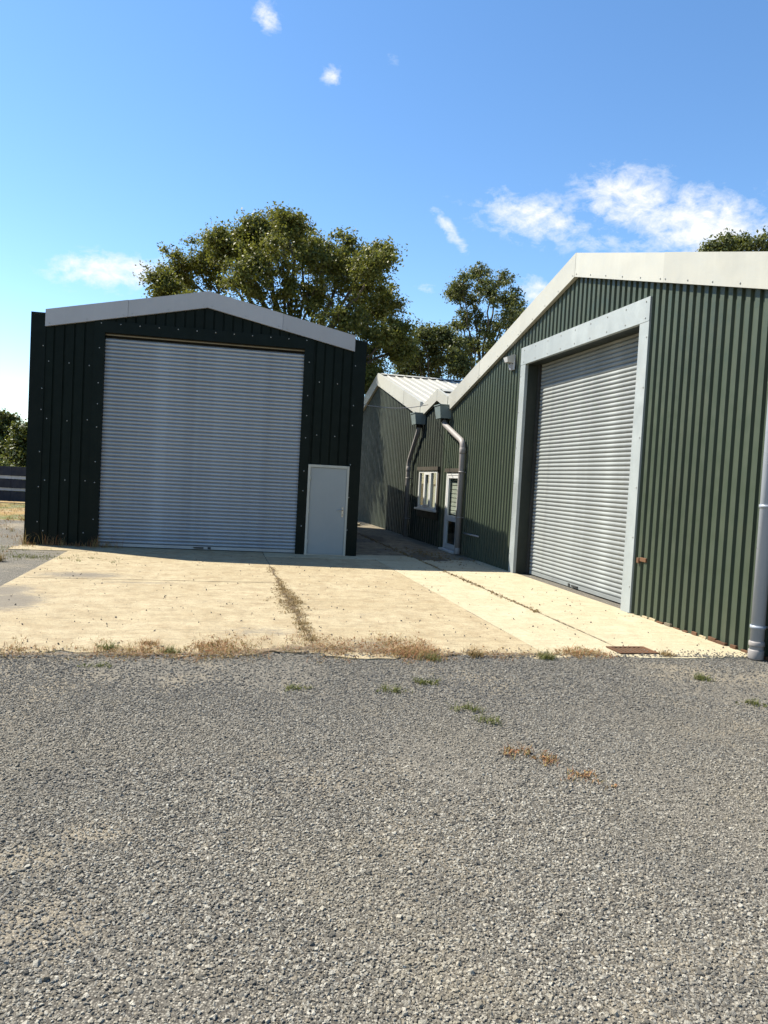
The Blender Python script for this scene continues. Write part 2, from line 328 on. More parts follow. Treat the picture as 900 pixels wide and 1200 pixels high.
# screw head shared mesh
def screw_mesh():
    V = []; Fc = []
    for k in range(8):
        t = 2*math.pi*k/8; V.append((math.cos(t)*.013, 0, math.sin(t)*.013))
    for k in range(8):
        t = 2*math.pi*k/8; V.append((math.cos(t)*.009, -.010, math.sin(t)*.009))
    for k in range(8): Fc.append((k, (k+1) % 8, 8+(k+1) % 8, 8+k))
    Fc.append(tuple(range(8, 16)))
    me = bpy.data.meshes.new('screw'); me.from_pydata(V, [], Fc); me.materials.append(M['screw']); return me
SCREW = screw_mesh()
rng = random.Random(7)

# ------------------------------------------------------------------ ground
WX, WY, WA = 4.3699, 8.4021, 1.7952
CW, SW = math.cos(WA), math.sin(WA)
def w2(u, off):                      # warehouse wall frame: u along the wall, off away from it into the yard
    return (WX + u*CW - off*SW, WY + u*SW + off*CW)
g = mesh('ground', [(-900, -300, -.06), (900, -300, -.06), (900, 1800, -.06), (-900, 1800, -.06)], [(0, 1, 2, 3)], 'field'); tag(g, kind='structure')
def grid_sheet(name, x0, x1, y0, y1, nx, ny, zf, mat):
    V = [(x0+(x1-x0)*i/nx, y0+(y1-y0)*j/ny, 0) for j in range(ny+1) for i in range(nx+1)]
    V = [(x, y, zf(x, y)) for x, y, _ in V]
    Fc = [(j*(nx+1)+i, j*(nx+1)+i+1, (j+1)*(nx+1)+i+1, (j+1)*(nx+1)+i) for j in range(ny) for i in range(nx)]
    return mesh(name, V, Fc, mat, smooth=True)
def gz(x, y):
    return -.012 + .005*math.sin(x*1.3+y*.7) + .004*math.sin(y*2.1-x*.6)
gy = grid_sheet('gravel_yard', -14, 12, -6, 22, 78, 84, gz, 'gravel'); tag(gy, kind='structure')

apron = empty('concrete_apron', (WX, WY, 0), WA); tag(apron, kind='structure')
def slab(u0, u1, o0, o1, mat, rag0=.0, seed=0, dz=0.0, rag1=.0, rago=0.):
    r = random.Random(seed); n = 26; g_ = .009; k = 14
    o0 += g_; o1 -= g_; u0 += g_; u1 -= g_
    V = []; Fc = []
    for j in range(k+1):
        for i in range(n+1):
            t = i/n; s = j/k; u = u0+(u1-u0)*s; o = o0+(o1-o0)*t
            if j == 0 and rag0: u += r.uniform(-1, 1)*rag0 + rag0*1.3*math.sin(o*3.1+seed)
            if j == k and rag1: u += r.uniform(-1, 1)*rag1
            if i == n and rago: o += r.uniform(-1, 1)*rago
            elif i in (0, n): o += r.uniform(-.006, .006)
            V.append((u, o, dz + r.uniform(-.0015, .0015)))
    for j in range(k):
        for i in range(n): Fc.append((j*(n+1)+i, (j+1)*(n+1)+i, (j+1)*(n+1)+i+1, j*(n+1)+i+1)[::-1])
    per = [i for i in range(n+1)] + [(j*(n+1)+n) for j in range(1, k+1)] + [k*(n+1)+i for i in range(n-1, -1, -1)] + [j*(n+1) for j in range(k-1, 0, -1)]
    b0 = len(V)
    for q in per: V.append((V[q][0], V[q][1], dz-.12))
    L = len(per)
    for a in range(L): Fc.append((per[a], per[(a+1) % L], b0+(a+1) % L, b0+a)[::-1])
    return mesh('slab', V, Fc, mat, apron)
slab(-.12, 9.2, -.02, 1.55, 'conc_pale', .02, 1)
slab(-.10, 8.75, 1.55, 2.60, 'conc_pale', .03, 2, -.002)
slab(-.06, 4.6, 2.60, 5.07, 'conc', .06, 3, .001)
slab(4.6, 8.75, 2.60, 5.07, 'conc', .0, 31, -.002)
slab(.05, 4.9, 5.07, 9.06, 'conc', .09, 4, -.001)
slab(4.9, 8.75, 5.07, 9.06, 'conc', .0, 41, .001)
slab(8.75, 9.75, 1.55, 5.07, 'conc_pale', .0, 5, .004); slab(8.75, 10.2, 5.07, 10.2, 'conc', .0, 6, .003, 0, .12)
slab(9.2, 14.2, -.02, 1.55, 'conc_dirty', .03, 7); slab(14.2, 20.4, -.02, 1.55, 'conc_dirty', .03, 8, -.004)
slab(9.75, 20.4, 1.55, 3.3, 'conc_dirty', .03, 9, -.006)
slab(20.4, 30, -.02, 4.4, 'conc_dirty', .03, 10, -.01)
box('kerb', 20.3, 20.48, .75, 3.1, -.1, .09, 'conc_pale', apron, .015)

# ------------------------------------------------------------------ warehouse (right)
WH = empty('green_warehouse', (WX, WY, 0), WA)
tag(WH, 'long olive green corrugated warehouse with three gables, off-white verges and a galvanised door surround', 'warehouse')
U_END = -.32
BAYS = [(U_END, 4.95, 12.05, 5.62, .285, .258), (12.05, 13.1, 14.85, 4.20, .31, .22), (14.85, 21.5, 28.4, 5.60, .262, .262)]
def wtop(u):
    for a, c, b, zc, sr, sl_ in BAYS:
        if u <= b: return zc - (sr*(c-u) if u < c else sl_*(u-c))
    return 3.8
def rib_prof(u0, u1, pitch=.16, crown=.078, web=.014, depth=.036):
    out = []; k = math.floor(u0/pitch)
    pts = []
    while k*pitch < u1+pitch:
        b = k*pitch; pts += [(b, depth), (b+crown, depth), (b+crown+web, 0), (b+pitch-web, 0)]; k += 1
    def yat(u):
        for (a, ya), (b, yb) in zip(pts, pts[1:]):
            if a <= u <= b: return ya+(yb-ya)*(u-a)/max(1e-9, b-a)
        return 0
    return [(u0, yat(u0))] + [p for p in pts if u0+1e-4 < p[0] < u1-1e-4] + [(u1, yat(u1))]
OPEN = [(2.66, 7.16, -1, 4.45), (10.80, 11.79, -1, 2.02), (12.84, 14.61, 1.08, 2.1)]
def sheet(u0, u1, mat):
    cuts = sorted({u0, u1} | {x for o in OPEN for x in o[:2] if u0 < x < u1} | {x for b in BAYS for x in b[:3] if u0 < x < u1})
    V = []; Fc = []
    for a, b in zip(cuts, cuts[1:]):
        mid = (a+b)/2; pr = rib_prof(a, b) if mid < 12.05 else rib_prof(a, b, .24, .11, .03, .034); e = 1e-6
        zt = lambda u: wtop(min(max(u, a+e), b-e))
        spans = [(lambda u: -.02, zt)]
        for o in OPEN:
            if o[0] < mid < o[1]:
                spans = [(lambda u, z=o[3]: z, zt)]
                if o[2] > 0: spans.append((lambda u: -.02, lambda u, z=o[2]: z))
        for zb, zt_ in spans:
            if len(spans) > 1 and zb is spans[1][0]:
                v, f = prof_strip(pr, zb, zt_); mesh('cladding_sheet', v, f, mat, WH); continue
            v, f = prof_strip(pr, zb, zt_); n = len(V); V += v; Fc += [tuple(i+n for i in q) for q in f]
    o = mesh('cladding_sheet', V, Fc, mat, WH); return o
u = U_END; i = 0
while u < 28.39:
    e = min(u+.96, 28.4) if i else .96*1-.0
    if e - u < .2: e = 28.4
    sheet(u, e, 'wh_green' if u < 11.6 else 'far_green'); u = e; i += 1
DEPTH = 22.0
# end, far and back walls (sheeted too)
def plain_wall(name, pts, mat='wh_green'):
    return mesh(name, pts, [tuple(range(len(pts)))], mat, WH)
pr = rib_prof(0, DEPTH-.02)
V, Fc = prof_strip(pr, lambda q: -.02, lambda q: wtop(U_END))
mesh('end_wall', [(U_END - y + .0, -q, z) for q, y, z in V], Fc, 'wh_green', WH)
plain_wall('rear_wall', [(U_END, -DEPTH, -.02)] + [(28.4, -DEPTH, -.02)] + [(x, -DEPTH, wtop(x+dx)) for x, dx in ((28.4, -1e-5), (21.5, 0), (14.85, 1e-5), (14.85, -1e-5), (13.1, 0), (12.05, 1e-5), (12.05, -1e-5), (4.95, 0), (U_END, 1e-5))])
plain_wall('far_wall', [(28.4, 0, -.02), (28.4, -DEPTH, -.02), (28.4, -DEPTH, wtop(28.39)), (28.4, 0, wtop(28.39))])
box('corner_flashing', U_END-.045, U_END+.06, -.08, .042, 0, 4.1, 'wh_green', WH)
# roofs: ribbed sheets running from ridge to eave
def roof_slope(uc, ue, zc, ze, n, nm='roof_sheet', mat='roof', rib=.333):
    w = (DEPTH+.1)/n
    V = []; Fc = []; pr = []; y = 0.0
    while y < w-1e-6:
        pr += [(y, 0), (min(w, y+rib*.72), 0), (min(w, y+rib*.80), .035), (min(w, y+rib*.92), .035)]; y += rib
    pr.append((w, 0)); p2 = []
    for q in pr:
        if not p2 or q[0] > p2[-1][0]+1e-6: p2.append(q)
    for q, h in p2: V += [(uc, -q, zc+h), (ue, -q, ze+h)]
    for k in range(len(p2)-1): Fc.append((2*k, 2*k+1, 2*k+3, 2*k+2))
    me = None
    for k in range(n):
        if me is None:
            o = mesh(nm, V, Fc, mat, WH); me = o.data
        else: o = inst(nm, me, WH)
        o.location = (0, .05 - k*w, 0)
FH = [.42, .33, .47]                 # verge heights
for bi, (a, c, b, zc, sr, sl_) in enumerate(BAYS):
    h = FH[bi]-.10
    za = zc - sr*(c-a); zb = zc - sl_*(b-c)
    aa = a-.22 if bi == 0 else a
    roof_slope(c, aa, zc+h, zc-sr*(c-aa)+h, 22 if bi == 2 else 8); roof_slope(c, b, zc+h, zb+h, 8)
    nk = 22 if bi == 2 else 6
    for k in range(nk):
        y0 = .02 - k*(DEPTH+.05)/nk; y1 = y0 - (DEPTH+.05)/nk + (.03 if bi == 2 else .01)
        s_ = .24
        mesh('ridge_cap', [(c-s_, y0, zc+h+.055-s_*sr), (c, y0, zc+h+.07), (c+s_, y0, zc+h+.055-s_*sl_), (c-s_, y1, zc+h+.055-s_*sr), (c, y1, zc+h+.07), (c+s_, y1, zc+h+.055-s_*sl_)], [(0, 1, 4, 3), (1, 2, 5, 4)], 'cream', WH)
# verge flashings, in lengths
def verge(u0, u1, z0, z1, h, n, mat, parent, ysign, y0, y1, first=0, scr=True, sp=.52):
    for k in range(n):
        t0, t1 = k/n, (k+1)/n; d = .004 if (k+first) % 2 else 0
        x0 = u0+(u1-u0)*t0; x1 = u0+(u1-u0)*t1; za = z0+(z1-z0)*t0; zb = z0+(z1-z0)*t1
        g_ = .005*(1 if u1 > u0 else -1); x1 -= g_
        if x1 > x0: fs = slope_box('verge_flashing', x0, x1, za, zb, h+d, y0*ysign, (y1+d)*ysign, mat, parent)
        else: fs = slope_box('verge_flashing', x1, x0, zb, za, h+d, y0*ysign, (y1+d)*ysign, mat, parent)
        if ysign < 0: pass
        if scr:
            m_ = max(1, int(abs(x1-x0)/sp))
            for q in range(m_+1):
                tt = (q+.12)/(m_+.24); x = x0+(x1-x0)*tt; z = za+(zb-za)*tt+.05
                s_ = inst('screw', SCREW, fs, (x, (y1+d+.001)*ysign, z), (0, 0, math.pi if ysign > 0 else 0))
for bi, (a, c, b, zc, sr, sl_) in enumerate(BAYS):
    zc_ = zc-.045; aa = a-.22 if bi == 0 else a+.02
    n1, n2 = ((2, 3), (1, 1), (3, 3))[bi]
    verge(c, aa, zc_, zc_-sr*(c-aa), FH[bi], n1, 'cream', WH, 1, .04, .115+.004*bi, 0, bi != 1)
    verge(c, b-.02, zc_, zc_-sl_*(b-.02-c), FH[bi], n2, 'cream', WH, 1, .04, .115+.004*bi, 1, bi != 1)
# big roller door and its galvanised surround
sur = empty('door_surround', parent=WH)
box('lintel', 2.56, 7.26, .0, .072, 4.33, 4.69, 'galv', sur, .004)
box('jamb', 2.56, 2.81, .0, .068, 0, 4.329, 'galv', sur, .004); box('jamb', 7.01, 7.26, .0, .068, 0, 4.329, 'galv', sur, .004)
box('reveal', 7.012, 7.04, -.33, -.002, 0, 4.36, 'reveal', sur); box('reveal', 2.78, 2.808, -.33, -.002, 0, 4.36, 'reveal', sur)
box('soffit', 2.81, 7.01, -.33, -.002, 4.332, 4.36, 'reveal', sur)
for q in range(9): inst('screw', SCREW, sur, (2.66+q*.555, .073, 4.39), (0, 0, math.pi)); inst('screw', SCREW, sur, (2.66+q*.555, .073, 4.63), (0, 0, math.pi))
for q in range(6):
    for x in (2.60, 7.22): inst('screw', SCREW, sur, (x, .069, .4+q*.74), (0, 0, math.pi))
def slat_mesh(name, w, pitch, depth, mat, sgn, dent=0.0, seed=0):
    r = random.Random(seed); n = 24; prof = []
    m_ = 7
    for k in range(m_+1):
        t = k/m_; prof.append((depth*math.sin(math.pi*t)**.8, t*pitch*.93))
    prof.append((-.016, pitch*.945)); prof.append((-.016, pitch*.985)); prof.append((0, pitch*1.0))
    V = []; Fc = []
    for i in range(n+1):
        x = w*i/n; dy = r.uniform(-1, 1)*dent; dzz = r.uniform(-1, 1)*dent*.25
        for (y, z) in prof: V.append((x, sgn*(y+dy), z+dzz))
    P = len(prof)
    for i in range(n):
        for k in range(P-1):
            f = (i*P+k, (i+1)*P+k, (i+1)*P+k+1, i*P+k+1); Fc.append(f if sgn < 0 else f[::-1])
    me = bpy.data.meshes.new(name); me.from_pydata(V, [], Fc); me.materials.append(M[mat]); return me
def shutter(parent, x0, w, z0, z1, pitch, depth, y, mat, sgn, seed):
    r = random.Random(seed); sh = empty('roller_shutter', parent=parent)
    kinds = [slat_mesh('slat', w, pitch, depth, mat, sgn, .0009, s+seed) for s in range(5)]
    n = int((z1-z0-.07)/pitch)
    for k in range(n):
        b = math.sin(k*.9+seed)*.0008 + (.003 if k % 13 == 6 else 0)
        inst('slat', r.choice(kinds), sh, (x0, y+b*sgn, z0+.07+k*pitch), (r.uniform(-.012, .012), 0, 0))
    box('bottom_bar', x0, x0+w, y-.012, y+.02*sgn, z0, z0+.068, mat, sh, .004)
    h_ = box('pull_handle', x0+w*.5-.11, x0+w*.5+.11, y+.02*sgn, y+.05*sgn, z0+.02, z0+.05, 'dark', sh, .006); box('lock_plate', x0+w*.5+.2, x0+w*.5+.27, y+.02*sgn, y+.03*sgn, z0+.01, z0+.06, 'dark', sh, .003)
    return sh
shutter(WH, 2.77, 4.28, .012, 4.38, .0765, .022, -.285, 'slat', 1, 3)
box('guide_rail', 6.93, 7.011, -.262, -.22, 0, 4.33, 'dark', sur)
box('shutter_housing', 2.6, 7.2, -.75, -.40, 4.3, 4.75, 'dark', WH)
box('inner_back', 2.5, 7.3, -.40, -.38, 0, 4.6, 'dark', WH)
# rough mortar at the foot of the sheets and a rusty hasp
for k in range(14):
    a = U_END+.03+k*.185; box('mortar_lump', a, a+rng.uniform(.09, .18), .02, .045+rng.uniform(0, .03), -.005, rng.uniform(.012, .05), rng.choice(['rust', 'conc_dirty', 'conc']), WH, .006)
hs = box('hasp', 2.24, 2.40, .03, .06, .80, .86, 'rust', WH, .006); box('padlock', 2.40, 2.46, .035, .075, .77, .85, 'rust', hs, .008)
# window
win = empty('window', parent=WH); u0, u1, z0, z1 = 12.76, 14.69, 1.02, 2.15
for nm, a in (('frame', (u0, u1, .01, .085, z1-.07, z1)), ('frame', (u0, u1, .01, .085, z0, z0+.07)), ('frame', (u0, u0+.08, .01, .084, z0+.07, z1-.07)), ('frame', (u1-.08, u1, .01, .084, z0+.07, z1-.07)),
              ('mullion', (13.36, 13.46, .01, .09, z0+.07, z1-.07)), ('mullion', (13.99, 14.09, .01, .09, z0+.07, z1-.07)), ('sill', (u0-.06, u1+.06, .01, .17, z0-.06, z0-.001))):
    box(nm, *a, 'white', win, .004)
for a, b in ((u0+.08, 13.36), (13.46, 13.99), (14.09, u1-.08)): box('pane', a, b, .04, .048, z0+.07, z1-.07, 'glass', win)
for a, b in ((13.47, 13.98),):
    for (p0, p1, q0, q1) in ((a, a+.05, z0+.075, z1-.075), (b-.05, b, z0+.075, z1-.075), (a+.05, b-.05, z1-.125, z1-.075), (a+.05, b-.05, z0+.075, z0+.125)): box('casement', p0, p1, .05, .095, q0, q1, 'white', win, .003)
box('blind', u0, u1, -.16, -.14, z0-.1, z1+.1, 'blind', win)
box('head_board', u0-.12, u1+.12, .03, .12, z1+.004, z1+.11, 'brown_trim', win); box('side_board', u0-.11, u0-.002, .03, .07, z0-.28, z1, 'brown_trim', win); box('apron_board', u0-.11, u1+.06, .03, .06, z0-.28, z0-.062, 'brown_trim', win)
# glazed door
dr = empty('glazed_door', parent=WH); u0, u1 = 10.74, 11.85
for nm, a in (('frame', (u0, u0+.09, .01, .09, .05, 2.1)), ('frame', (u1-.09, u1, .01, .09, .05, 2.1)), ('frame', (u0+.09, u1-.09, .01, .089, 2.02, 2.1)), ('stile', (u0+.092, u0+.17, .02, .08, .07, 2.018)), ('stile', (u1-.17, u1-.092, .02, .08, .07, 2.018)),
              ('rail', (u0+.17, u1-.17, .02, .079, 1.94, 2.018)), ('rail', (u0+.17, u1-.17, .02, .079, .80, .95)), ('rail', (u0+.17, u1-.17, .02, .079, .07, .19)), ('threshold', (u0-.05, u1+.05, .0, .2, -.02, .05))):
    box(nm, *a, 'white', dr, .004)
box('pane', u0+.17, u1-.17, .045, .052, .95, 1.94, 'glass', dr); box('pane', u0+.17, u1-.17, .045, .052, .19, .80, 'glass', dr)
for k in range(9): box('blind_slat', u0+.12, u1-.12, -.02, -.012, .98+k*.112, .98+k*.112+.095, 'blind', dr)
box('inner_panel', u0, u1, -.16, -.15, 0, 2.1, 'dark', dr)
hd = box('handle', u0+.105, u0+.145, .08, .095, .90, 1.12, 'steel', dr, .004); tube('lever', [(u0+.125, .09, 1.04), (u0+.125, .13, 1.04), (u0+.26, .135, 1.04)], .010, 'steel', hd, 8)
box('head_board', u0-.1, u1+.1, .03, .12, 2.104, 2.2, 'brown_trim', dr)
# pipe ledge low on the wall
tube('wall_pipe', [(9.15, .075, .58), (10.2, .075, .57)], .022, 'pipe_old', WH, 8)
# hoppers and downpipes
def hopper(uc, z0, z1, w=.52):
    v = [(uc-w*.42, .03, z0), (uc+w*.42, .03, z0), (uc+w*.42, .33, z0), (uc-w*.42, .33, z0), (uc-w/2, .03, z1), (uc+w/2, .03, z1), (uc+w/2, .38, z1), (uc-w/2, .38, z1)]
    h = mesh('hopper', v, BOXF, 'hopper', WH); box('rim', uc-w/2-.015, uc+w/2+.015, .03, .395, z1, z1+.03, 'hopper', h, .005); tube('spigot', [(uc, .16, z0+.02), (uc, .16, z0-.09)], .085, 'dark', h, 12)
hopper(14.72, 3.56, 3.88); hopper(12.15, 3.56, 3.90)
def bendpipe(pts, rad, mat, clips, collars, foot=True):
    path = []
    P = [Vector(p) for p in pts]
    for i, p in enumerate(P):
        if 0 < i < len(P)-1:
            a = (P[i-1]-p).normalized(); b = (P[i+1]-p).normalized(); s_ = .16
            for t in (0, .25, .5, .75, 1): path.append((p+a*s_)*(1-t)**2 + p*2*t*(1-t) + (p+b*s_)*t*t)
        else: path.append(p)
    o = tube('downpipe', path, rad, mat, WH, 16)
    for (x, y, z) in clips:
        tube('clip', [(x, y, z-.018), (x, y, z+.018)], rad+.009, 'pipe' if mat == 'pipe' else 'pipe_old', o, 16)
        box('clip_arm', x-.02, x+.02, .0, y-rad*.9, z-.014, z+.014, 'pipe_old', o)
    for (x, y, z, l) in collars: tube('collar', [(x, y, z-l), (x, y, z-l+.012), (x, y, z+l-.012), (x, y, z+l)], [rad+.004, rad+.010, rad+.010, rad+.004], 'pipe_old', o, 16)
    return o
bendpipe([(12.15, .16, 3.52), (12.13, .16, 3.42), (10.47, .15, 2.86), (10.44, .15, 0.02)], .072, 'pipe_old', [(10.445, .15, 2.1), (10.44, .15, .95)], [(10.455, .15, 2.64, .07), (10.44, .15, .1, .08)])
bendpipe([(14.72, .16, 3.52), (14.73, .16, 3.40), (15.78, .15, 2.42), (15.75, .15, 0.02)], .070, 'pipe_old', [(15.76, .15, 1.9), (15.75, .15, .6)], [(15.77, .15, 2.2, .07)])
bendpipe([(-.16, .13, 4.0), (-.16, .13, 3.8), (-.16, .13, .02)], .074, 'pipe', [(-.16, .13, 1.72), (-.16, .13, .36), (-.16, .13, 3.1)], [(-.16, .13, .17, .03), (-.16, .13, .05, .055)])
tube('conduit', [(U_END-.09, -.25, 0), (U_END-.09, -.25, 3.6)], .013, 'pipe_old', WH, 8)
for z_ in (.36, 1.72): tube('conduit_arm', [(U_END-.02, -.25, z_), (U_END-.09, -.25, z_), (-.18, .05, z_)], .010, 'pipe_old', WH, 6)
gtr = tube('eaves_gutter', [(U_END-.27, .08, 4.02), (U_END-.27, -DEPTH, 4.10)], .075, 'pipe', WH, 12)

# security lamp by the door
lamp = empty('security_lamp', w2(7.72, .04) + (4.46,), WA); tag(lamp, 'small white security lamp fixed left of the galvanised door surround', 'lamp')
box('back_plate', -.10, .10, 0, .03, -.16, .16, 'white', lamp, .01)
mesh('housing', [(-.11, .03, .17), (.11, .03, .17), (.11, .20, .10), (-.11, .20, .10), (-.08, .03, -.02), (.08, .03, -.02), (.08, .17, .0), (-.08, .17, .0)], [(0, 1, 2, 3), (4, 7, 6, 5), (0, 4, 5, 1), (1, 5, 6, 2), (2, 6, 7, 3), (3, 7, 4, 0)], 'white', lamp)
mesh('sensor', [(-.05, .03, -.04), (.05, .03, -.04), (.05, .11, -.05), (-.05, .11, -.05), (-.03, .03, -.17), (.03, .03, -.17), (.03, .07, -.16), (-.03, .07, -.16)], [(0, 1, 2, 3), (4, 7, 6, 5), (0, 4, 5, 1), (1, 5, 6, 2), (2, 6, 7, 3), (3, 7, 4, 0)], 'pale_board', lamp)

# ------------------------------------------------------------------ shed (left)
SX, SY, SA = -7.6836, 15.6889, .1686
SH = empty('green_shed', (SX, SY, 0), SA)
tag(SH, 'dark green steel shed with a pale grey roller shutter and grey side door', 'shed')
def s2(x, y): return (SX + x*math.cos(SA) - y*math.sin(SA), SY + x*math.sin(SA) + y*math.cos(SA))
SW_, SD = 7.19, 11.2; CX = 3.63
def stop(u): return 5.40 - .2085*abs(u-CX)
pitch = .2063; u = .26; k = 0
SOPEN = [(1.42, 5.86, 4.70), (5.97, 6.93, 2.03)]
while u < 6.93:
    e = min(u+pitch, 6.95)
    prof = [(u, .022), (u+.012, .022), (u+.026, 0), (e-.012, 0), (e, .022)] if e-u > .08 else [(u, 0), (e, 0)]
    mid = (u+e)/2; zb = -.01
    cuts = sorted({u, e} | {x for o in SOPEN for x in o[:2] if u < x < e} | ({CX} if u < CX < e else set()))
    V = []; Fc = []
    def yat(x):
        for (a, ya), (b, yb) in zip(prof, prof[1:]):
            if a <= x <= b: return ya+(yb-ya)*(x-a)/max(1e-9, b-a)
        return .02
    for a, b in zip(cuts, cuts[1:]):
        zb = -.01
        for o in SOPEN:
            if o[0]-1e-6 < (a+b)/2 < o[1]: zb = o[2]
        pp = [(a, yat(a))] + [p for p in prof if a+1e-5 < p[0] < b-1e-5] + [(b, yat(b))]
        v, f = prof_strip(pp, lambda q: zb, stop); n = len(V); V += v; Fc += [tuple(i+n for i in q) for q in f]
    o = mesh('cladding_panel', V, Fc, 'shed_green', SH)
    for z_ in (.28, 1.42, 2.72, 3.92):
        blocked = any(q[0]-.15 < mid < q[1]+.05 and z_ < q[2] for q in SOPEN)
        if k % 2 == 0 and not blocked and not (1.2 < mid < 1.55): inst('screw', SCREW, o, (mid+.01, 0, z_+rng.uniform(-.03, .03)))
    u = e; k += 1
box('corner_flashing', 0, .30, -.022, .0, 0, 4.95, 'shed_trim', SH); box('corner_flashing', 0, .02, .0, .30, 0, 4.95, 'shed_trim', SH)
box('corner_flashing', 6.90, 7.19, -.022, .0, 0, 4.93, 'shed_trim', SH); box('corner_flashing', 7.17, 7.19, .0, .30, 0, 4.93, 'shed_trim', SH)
for z_ in (.5, 1.25, 2.0, 2.9, 3.35, 4.25): inst('screw', SCREW, SH, (.26, -.023, z_)); inst('screw', SCREW, SH, (6.95, -.023, z_+.1))
js = empty('shutter_surround', parent=SH)
box('jamb_flashing', 1.28, 1.50, -.03, .001, 0, 4.64, 'shed_trim', js); box('jamb_return', 1.478, 1.499, .001, .13, 0, 4.64, 'shed_trim', js)
box('jamb_flashing', 5.785, 5.985, -.03, .001, 0, 4.64, 'shed_trim', js); box('jamb_return', 5.786, 5.81, .001, .13, 0, 4.64, 'shed_trim', js)
box('head_flashing', 1.28, 5.985, -.033, .001, 4.64, 4.885, 'shed_trim', js); box('head_return', 1.5, 5.785, .001, .13, 4.645, 4.665, 'shed_trim', js)
for z_ in (.6, 1.4, 1.85, 2.6, 3.1, 3.55, 4.3): inst('screw', SCREW, js, (1.40, -.031, z_)); inst('screw', SCREW, js, (5.90, -.031, z_+.05))
for q in range(12): inst('screw', SCREW, js, (1.42+q*.40, -.034, 4.83))
shutter(SH, 1.49, 4.305, .02, 4.60, .0795, .028, .095, 'slat_shed', -1, 11)
box('top_rail', 1.50, 5.785, .06, .115, 4.59, 4.638, 'brown_trim', SH)
M['tan'] = painted('tan slat reflection', (.30, .25, .16), .1, .6)  # tan stands for light reflected by the top slat
box('slat_reflection', 1.50, 5.785, .052, .062, 4.595, 4.615, 'tan', SH)  # added strip, paints the yellowish reflection along the shutter's first slat
box('inner_back', 1.3, 6.0, .2, .22, 0, 4.8, 'dark', SH)
pd = empty('side_door', parent=SH)
box('frame', 5.995, 6.05, -.045, .03, 0, 2.06, 'doorframe', pd, .004); box('frame', 6.885, 6.935, -.04, .03, 0, 2.06, 'doorframe', pd, .004); box('frame', 6.05, 6.885, -.045, .03, 2.0, 2.06, 'doorframe', pd, .004)
box('leaf', 6.054, 6.881, -.022, .02, .02, 1.996, 'door', pd, .003)
hp = box('handle_plate', 6.80, 6.845, -.034, -.022, .89, 1.12, 'steel', pd, .004)
tube('lever', [(6.822, -.03, 1.05), (6.822, -.075, 1.05), (6.80, -.085, 1.05), (6.70, -.085, 1.045)], .011, 'steel', hp, 8)
tube('lock_cylinder', [(6.822, -.03, .945), (6.822, -.045, .945)], .016, 'steel', hp, 10)
for z_ in (.3, 1.0, 1.75): tube('hinge', [(6.052, -.05, z_-.05), (6.052, -.05, z_+.05)], .010, 'doorframe', pd, 8)
box('threshold', 6.0, 6.93, -.05, .05, -.02, .018, 'steel', pd)
for sx in (0, 1):
    x = .002 if sx == 0 else 7.188
    V, Fc = prof_strip(rib_prof(.02, SD, .2063, .03, .014, .022), lambda q: -.01, lambda q: 4.68)
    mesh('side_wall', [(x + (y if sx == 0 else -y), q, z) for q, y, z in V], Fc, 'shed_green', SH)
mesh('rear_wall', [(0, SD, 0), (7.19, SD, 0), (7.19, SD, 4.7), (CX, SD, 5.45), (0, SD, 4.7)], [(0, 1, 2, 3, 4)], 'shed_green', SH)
for sx in (0, 1):
    ue = .01 if sx == 0 else 7.18; w = 1.13; me = None
    V = []; Fc = []
    for q, h in ((0, 0), (.25, 0), (.28, .03), (.33, .03), (.36, 0), (.62, 0), (.65, .03), (.70, .03), (.73, 0), (1.0, 0), (1.03, .03), (1.1, .03), (w, 0)): V += [(CX, q, 5.64+h), (ue, q, 5.64-.2085*abs(ue-CX)+h)]
    for q in range(len(V)//2-1): Fc.append((2*q, 2*q+1, 2*q+3, 2*q+2))
    for q in range(10):
        if me is None: o = mesh('roof_sheet', V, Fc, 'greyfas', SH); me = o.data
        else: o = inst('roof_sheet', me, SH)
        o.location = (0, -.03+q*w, 0)
verge(CX, .29, 5.355, 5.355-.2085*(CX-.29), .355, 2, 'greyfas', SH, -1, -.02, .06, 0, True, .8)
verge(CX, 6.92, 5.355, 5.355-.2085*(6.92-CX), .355, 2, 'greyfas', SH, -1, -.02, .06, 1, True, .8)
# overhead cable from the shed eave to the hopper
a = Vector(s2(7.19, .6) + (3.56,)); b = Vector(w2(13.7, .2) + (4.08,))
cp = [a.lerp(b, t/14) + Vector((0, 0, -.10*math.sin(math.pi*t/14))) for t in range(15)]
cb = tube('overhead_cable', cp, .010, 'pipe_old', None, 6); tag(cb, 'thin grey cable strung from the dark shed to the warehouse valley', 'cable')

# ------------------------------------------------------------------ drain grate
dg = empty('drain_grate', w2(-.02+.22, 1.46) + (.003,), WA); tag(dg, 'rusty iron drain grate set in the concrete edge near the warehouse', 'drain grate')
for a in ((-.16, .16, -.24, -.20), (-.16, .16, .20, .24), (-.16, -.12, -.20, .20), (.12, .16, -.20, .20)): box('frame', a[0], a[1], a[2], a[3], 0, .012, 'rust', dg)
for k in range(7): box('bar', -.12, .12, -.19+k*.058, -.165+k*.058, -.002, .009, 'rust', dg)
box('pit', -.12, .12, -.2, .2, -.003, .001, 'soil', dg)

